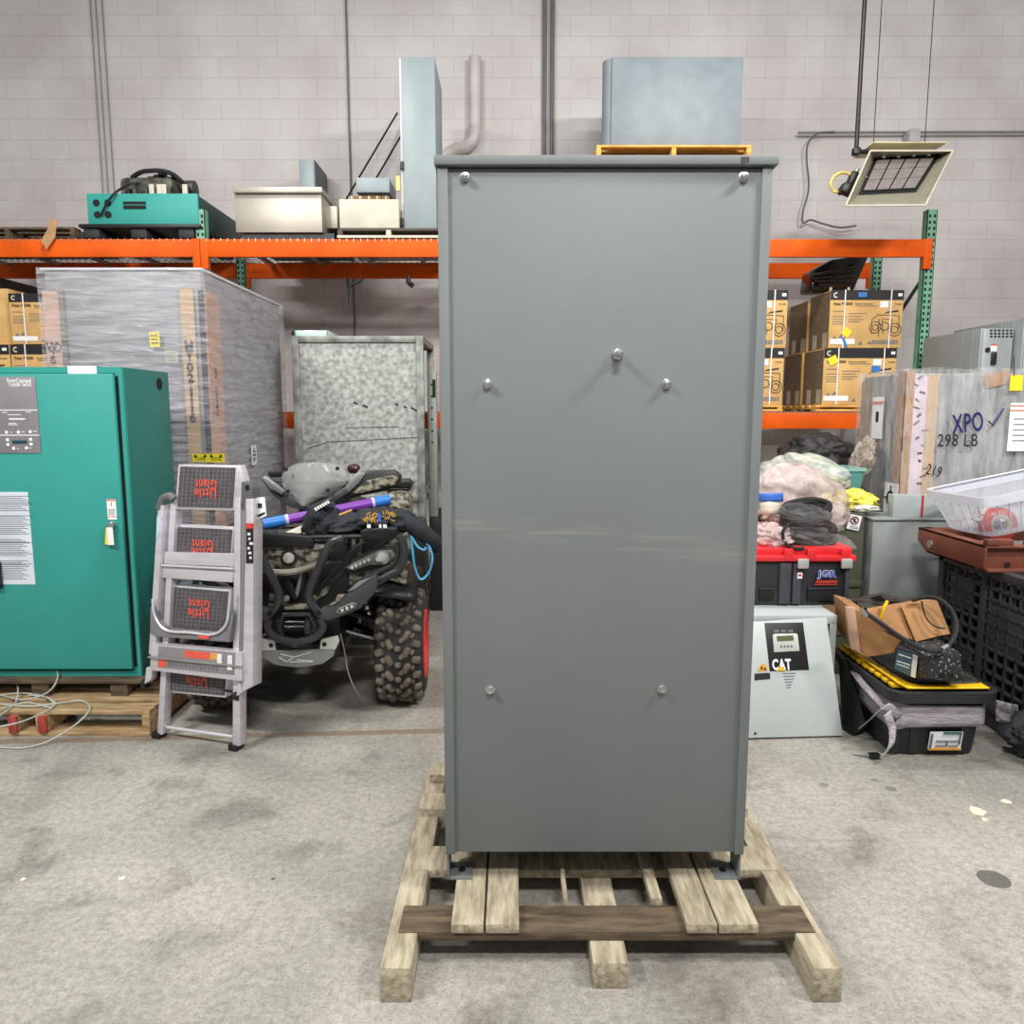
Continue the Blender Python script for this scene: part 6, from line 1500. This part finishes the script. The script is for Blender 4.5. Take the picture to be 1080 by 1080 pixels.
# ---- black panel leaning beside it
pl0 = [V(atx(886, 690, 1.72)), V((1.72, 3.9, .0)), V((1.80, 3.52, .0)), V((1.86, 3.46, .12)), V((1.74, 3.62, .42))]
o = MB().prism([at(884, 690, 3.85), at(893, 700, 3.75), at(905, 738, 3.62), at(914, 765, 3.55), at(899, 777, 3.60), at(889, 778, 3.66)], (.02, .03, 0), M('black_sheet', (22, 22, 20), .5, var=.3, bump=.2), .003).build('black_panel_sheet'); o.name = 'black_sheet'; tag(o, 'bent black sheet leaning between the control box and the black tote', 'sheet')

# ---- black tote with yellow lid, taped with grey film
TYF = 3.36
b0, b1 = at(946, 802, TYF).x, at(1036, 802, TYF).x
r0, r1 = at(938, 728, TYF - .03).x, at(1053, 728, TYF - .03).x; rz = at(1000, 730, TYF - .03).z
tw = ((b0 + b1) / 2 - .012, TYF + .30)
t = T('storage_tote', 'black storage tote with sagging yellow lid, wrapped in grey film', 'tote', (tw[0], tw[1], 0))
TBM = M('tote_black', (40, 42, 46), .5, var=.15, scale=4)
O_ = V((tw[0], tw[1], 0)); hb, hr = (b1 - b0) / 2 + .0, (r1 - r0) / 2 - .02
m = MB(); loft(m, [[O_ + p for p in rr(hb - .01, .26, 0, .05)], [O_ + p for p in rr(hb, .27, .015, .05)], [O_ + p for p in rr(hr - .015, .305, rz - .04, .06)], [O_ + p for p in rr(hr - .012, .305, rz - .03, .06)]], TBM); 
for u in (-.95, -.52, .62):
    x = u * hb; m.prism([O_ + V((x - .022, -.275, .01)), O_ + V((x + .022, -.275, .01)), O_ + V((x * 1.08 + .022, -.306, rz - .1)), O_ + V((x * 1.08 - .022, -.306, rz - .1))], (0, .02, 0), TBM, .004)
m.build('body', t, w=True)
m = MB(); loft(m, [[O_ + p for p in rr(hr - .012, .305, rz - .045, .06)], [O_ + p for p in rr(hr + .022, .345, rz - .05, .07)], [O_ + p for p in rr(hr + .026, .35, rz, .07)], [O_ + p for p in rr(hr + .01, .332, rz + .004, .065)], [O_ + p for p in rr(hr - .0, .32, rz - .012, .06)]], TBM, False); m.build('rim', t, w=True)
YLD = M('lid_yellow', (244, 196, 24), .4, var=.08)
m = MB()
def lidf(u, v):
    x = -hr + .015 + (2 * hr - .03) * u; y = -.305 + .61 * v; sag = -.025 * math.sin(math.pi * u) * math.sin(math.pi * v)
    return O_ + V((x, y, rz + .008 + sag + .03 * max(0, .12 - u) / .12))
m.grid(lidf, 24, 20, YLD)
m.build('lid', t, w=True, thick=.008)
m = MB()
for k in range(9): 
    y = -.29 + k * .066; m.box(O_ + V((-hr + .0, y, rz + .004)), O_ + V((-hr + .06, y + .045, rz + .022)), YLD, .005)
m.build('lid_ribs', t, w=True)
m = MB(); m.grid(lambda u, v: lidf(.24 + .74 * u, .10 + .88 * v) + V((0, 0, .007)), 20, 16, TBM); m.build('lid_dark_sheet', t, w=True, thick=.004)  # black sheet just above the lid, leaving yellow at left and front
TAPEG = M('duct_film', (176, 168, 178), .32, .1, var=.3, scale=10, stretch=(1, 1, 4), bump=.5)
m = MB()
def tapef(u, v):
    n = len(RG0) - 0; i = u * (len(PTH) - 1); k = min(int(i), len(PTH) - 2); f = i - k; p = PTH[k].lerp(PTH[k + 1], f)
    w_ = .058 + .012 * math.sin(u * 9); return p + V((0, 0, (v - .5) * 2 * w_ - (1 - v) * .006)) + (p - O_).normalized() * (.003 * abs(noise.noise(V((u * 30, v * 9, 0)))))
zT = rz - .118
ring_ = [O_ + p for p in rr(hr - .008, .316, zT, .06)]
i0 = 10; RG0 = ring_; PTH = [ring_[j % 20] + V((0, 0, .0)) for j in range(9, 22)]
m.grid(tapef, 60, 5, TAPEG)
m.build('film_wrap', t, w=True, thick=.003, smooth=60)
m = MB()
def ribbon(pts, w, mat):
    P = smoothpts(pts, 6); n = len(P)
    m.grid(lambda u, v: P[min(int(round(u * (n - 1))), n - 1)] + V(((v - .5) * w * .8, (v - .5) * w * .1, (v - .5) * w * .6)) + V((0, -.004 * noise.noise(V((u * 14, v * 6, 4))), 0)), n - 1, 4, mat)
ribbon([O_ + V((-hr + .02, -.318, zT)), at(934, 745, 3.33), at(920, 757, 3.36), at(909, 766, 3.42)], .045, TAPEG)
ribbon([O_ + V((-hr + .03, -.322, zT)), at(936, 752, 3.30), at(941, 768, 3.29), at(940, 785, 3.27), at(931, 797, 3.27)], .04, TAPEG)
ribbon([O_ + V((-hr - .005, -.27, zT + .01)), at(914, 726, 3.5), at(898, 706, 3.75)], .03, TAPEG)
m.build('loose_film', t, w=True, thick=.003)
q0, q1 = at(981, 771.5, TYF + .0), at(1014, 791.5, TYF + .0); yl_ = TYF + .012
m = MB(); tl = .05
m.prism([V((q0.x, TYF + .013, q1.z)), V((q1.x, TYF + .013, q1.z)), V((q1.x, TYF + .0, q0.z)), V((q0.x, TYF + .0, q0.z))], (0, -.004, 0), WHITE)
def lq(u, v): return V((q0.x + (q1.x - q0.x) * u, TYF + .008 - .013 * v, q1.z + (q0.z - q1.z) * v))
for (u0, u1, v0, v1, c) in ((.0, 1, .0, .1, M('label_orange', (226, 160, 60), .5)), (.4, .95, .9, 1, M('label_green', (60, 110, 90), .5)), (.03, .08, .1, .9, GREYT), (.2, .9, .48, .52, GREYT), (.2, .9, .22, .25, GREYT), (.52, .55, .25, .5, GREYT), (.9, .94, .3, .9, GREYT)):
    m.prism([lq(u0, v0), lq(u1, v0), lq(u1, v1), lq(u0, v1)], (0, -.006, 0), c)
m.build('label', t, w=True)
o = MB().grid(lambda u, v: at(1050 + 24 * u, 738 + 22 * v + 6 * u, 3.42 + .04 * noise.noise(V((u * 4, v * 3, 1)))), 12, 8, film('grey_film_scrap', (168, 160, 166), .7, .98, 6)).build('film_scrap', thick=.004); tag(o, 'crumpled grey film scrap at the right end of the black tote', 'film')
q = fl(921, 797, .012)
t = T('tape_dispenser', 'small dark tape clip on the floor in front of the black tote', 'clip', (q.x, q.y, 0))
m = MB(); m.obox((q.x + .005, q.y, .012), (.05, .04, .022), BLACK, None, .006); m.build('clip', t, w=True)
m = MB(); m.tube([q + V((-.01, 0, 0)), fl(900, 795, .006)], .006, ZINC, 8); m.build('metal_pin', t, w=True)

# ---- on the tote: torn carton, battery charger, hose
lz = rz + .032
t = T('torn_carton', 'torn brown cardboard carton lying on the yellow tote lid', 'box', (at(940, 690, 3.7).x, 3.72, lz))
Rc = Matrix.Rotation(math.radians(12), 3, 'Z') @ Matrix.Rotation(.12, 3, 'Y')
def cpt(px, py, Y): return at(px, py, Y)
m = MB(); CB2 = M('torn_kraft', (162, 118, 76), .85, var=.18, scale=9, bump=.15)
fr_ = [cpt(897, 641, 3.68), cpt(915, 646, 3.62), cpt(935, 668, 3.56), cpt(950, 672, 3.55), cpt(949, 688, 3.56), cpt(914, 693, 3.60), cpt(902, 682, 3.66)]
m.prism(fr_, (.012, .24, .012), CB2, .006); m.build('front', t, w=True)
m = MB(); m.prism([cpt(915, 645, 3.60), cpt(975, 635, 3.62), cpt(988, 632, 3.64), cpt(1003, 669, 3.54), cpt(968, 677, 3.5), cpt(940, 668, 3.54)], (.0, .02, .012), CB2, .004); m.build('top_flap', t, w=True)
m = MB(); m.prism([cpt(950, 638, 3.585), cpt(972, 636, 3.585), cpt(1002, 668, 3.52), cpt(966, 677, 3.48)], (0, .006, .004), M('flap_kraft', (176, 130, 84), .85, var=.1), .002); m.build('folded_flap', t, w=True)
m = MB(); m.prism([cpt(892, 640, 3.68), cpt(902, 641, 3.66), cpt(908, 690, 3.62), cpt(898, 684, 3.66)], (.0, .02, 0), PINKC, .003); m.build('side_flap', t, w=True)
m = MB(); m.blob(cpt(930, 637, 3.85), (.42, .2, .1), M('dark_contents', (58, 52, 44), .8, var=.4), 3, .35, 3, 6, sharp=2); m.tube(smoothpts([cpt(929, 652, 3.58), cpt(932, 642, 3.57), cpt(936, 634, 3.58)], 4), .008, YLD, 6); m.build('packing', t, w=True)
t = T('battery_charger', 'black speckled plastic charger with a blue label on the yellow lid', 'charger', (at(980, 712, 3.45).x, 3.5, lz))
CHB = M('charger_black', (34, 34, 36), .55, rgb2=(30, 30, 32), scale=6)
SPK = M('speckled_black', (40, 40, 42), .55, rgb2=(190, 190, 190), scale=95, contrast=(.345, .375))
yC = 3.33
m = MB(); m.prism([cpt(975, 691, yC), cpt(1014, 688, yC), cpt(1018, 720, yC), cpt(974, 717, yC)], (0, .22, .01), SPK, .012)
for px in (994, 1004): q = cpt(px, 713, yC - .004); m.cyl(q, q + V((0, .004, 0)), .011, DARK, 14)
m.build('front_housing', t, w=True)
m = MB(); m.prism([cpt(944, 682, 3.50), cpt(973, 691, 3.36), cpt(973, 718, 3.36), cpt(941, 705, 3.50)], (.12, .16, .0), CHB, .010); m.build('side_housing', t, w=True)
m = MB(); LB = M('label_blue_grey', (70, 104, 122), .45); m.prism([cpt(946.5, 685, 3.487), cpt(963, 690, 3.407), cpt(961, 713.5, 3.407), cpt(943.5, 705, 3.487)], (-.002, -.003, 0), LB)
m.prism([cpt(963, 690, 3.403), cpt(968, 692, 3.38), cpt(965.5, 715, 3.38), cpt(960.5, 713, 3.403)], (-.002, -.003, 0), WHITE)
for (u0, v0, u1, v1) in ((948, 690, 953, 692), (954, 692, 961, 694.4), (946, 697, 960, 701.5), (946, 700, 959, 704.5)): 
    y0_ = 3.478 - (u0 - 946) * .0047; y1_ = 3.478 - (u1 - 946) * .0047
    m.tube([cpt(u0, v0, y0_), cpt(u1, v1, y1_)], .0035, WHITE, 4)
m.build('label', t, w=True)
m = MB(); m.tube(smoothpts([cpt(911, 645, 3.50), cpt(930, 658, 3.44), cpt(950, 672, 3.40), cpt(972, 684, 3.32), cpt(990, 686.5, 3.30), cpt(1004, 677, 3.34), cpt(1009, 660, 3.42), cpt(1003, 643, 3.48), cpt(990, 632, 3.52), cpt(975, 630, 3.55), cpt(962, 633, 3.56)], 6), .011, RUBBER, 8)
o = m.build('hose'); tag(o, 'thick black hose looping over the torn carton and the charger', 'hose')
o = MB().tube([at(908, 641, 3.49), at(914, 650, 3.48)], .010, ZINC, 8).tube([at(993, 685, 3.295), at(999, 682, 3.31)], .013, ZINC, 10).build('hose_clamp'); tag(o, 'silver hose fittings at the ends of the black hose', 'fitting')
o = MB().tube(smoothpts([at(972, 634, 3.53), at(976, 650, 3.50), at(985, 660, 3.47), at(997, 663, 3.45)], 6), .004, RUBBER, 6).build('thin_cord'); tag(o, 'thin black cord lying across the torn carton flap', 'cord')

# ---- sack at the bottom right and scraps on the floor
q = fl(1085, 800)
o = MB().blob((q.x + .0, q.y + .02, .10), (.2, .26, .2), M('grey_sack', (58, 60, 66), .7, var=.3, scale=8, bump=.3, bscale=12), 4, .25, 2, 8, flatz=-.9, sharp=1.6).build('grey_sack'); tag(o, 'dark grey sack on the floor at the right picture edge', 'sack')
random.seed(5)
for i, (px, py, s, lab) in enumerate(((1030, 856, .035, 'white plastic scrap on the floor, largest one at right'), (1038, 865, .016, 'small white scrap on the floor just below the largest scrap'), (1061, 846, .02, 'small white scrap on the floor nearest the right picture edge'), (794, 867, .018, 'cream scrap on the floor beside the grey cabinet'), (129, 927, .012, 'tiny white fleck on the floor at lower left'), (24, 928, .01, 'tiny white fleck on the floor at the bottom left corner'))):
    c = fl(px, py); a0 = random.random() * 6
    pts = [V((c.x + s * (.6 + .6 * random.random()) * math.cos(a0 + k * 1.05), c.y + s * (.6 + .6 * random.random()) * math.sin(a0 + k * 1.05), .0005)) for k in range(6)]
    o = MB().prism(pts, (0, 0, .003), M('scrap_white', (228, 220, 196), .6)).build('plastic_scrap'); tag(o, lab, 'scrap', 'scraps on the floor')
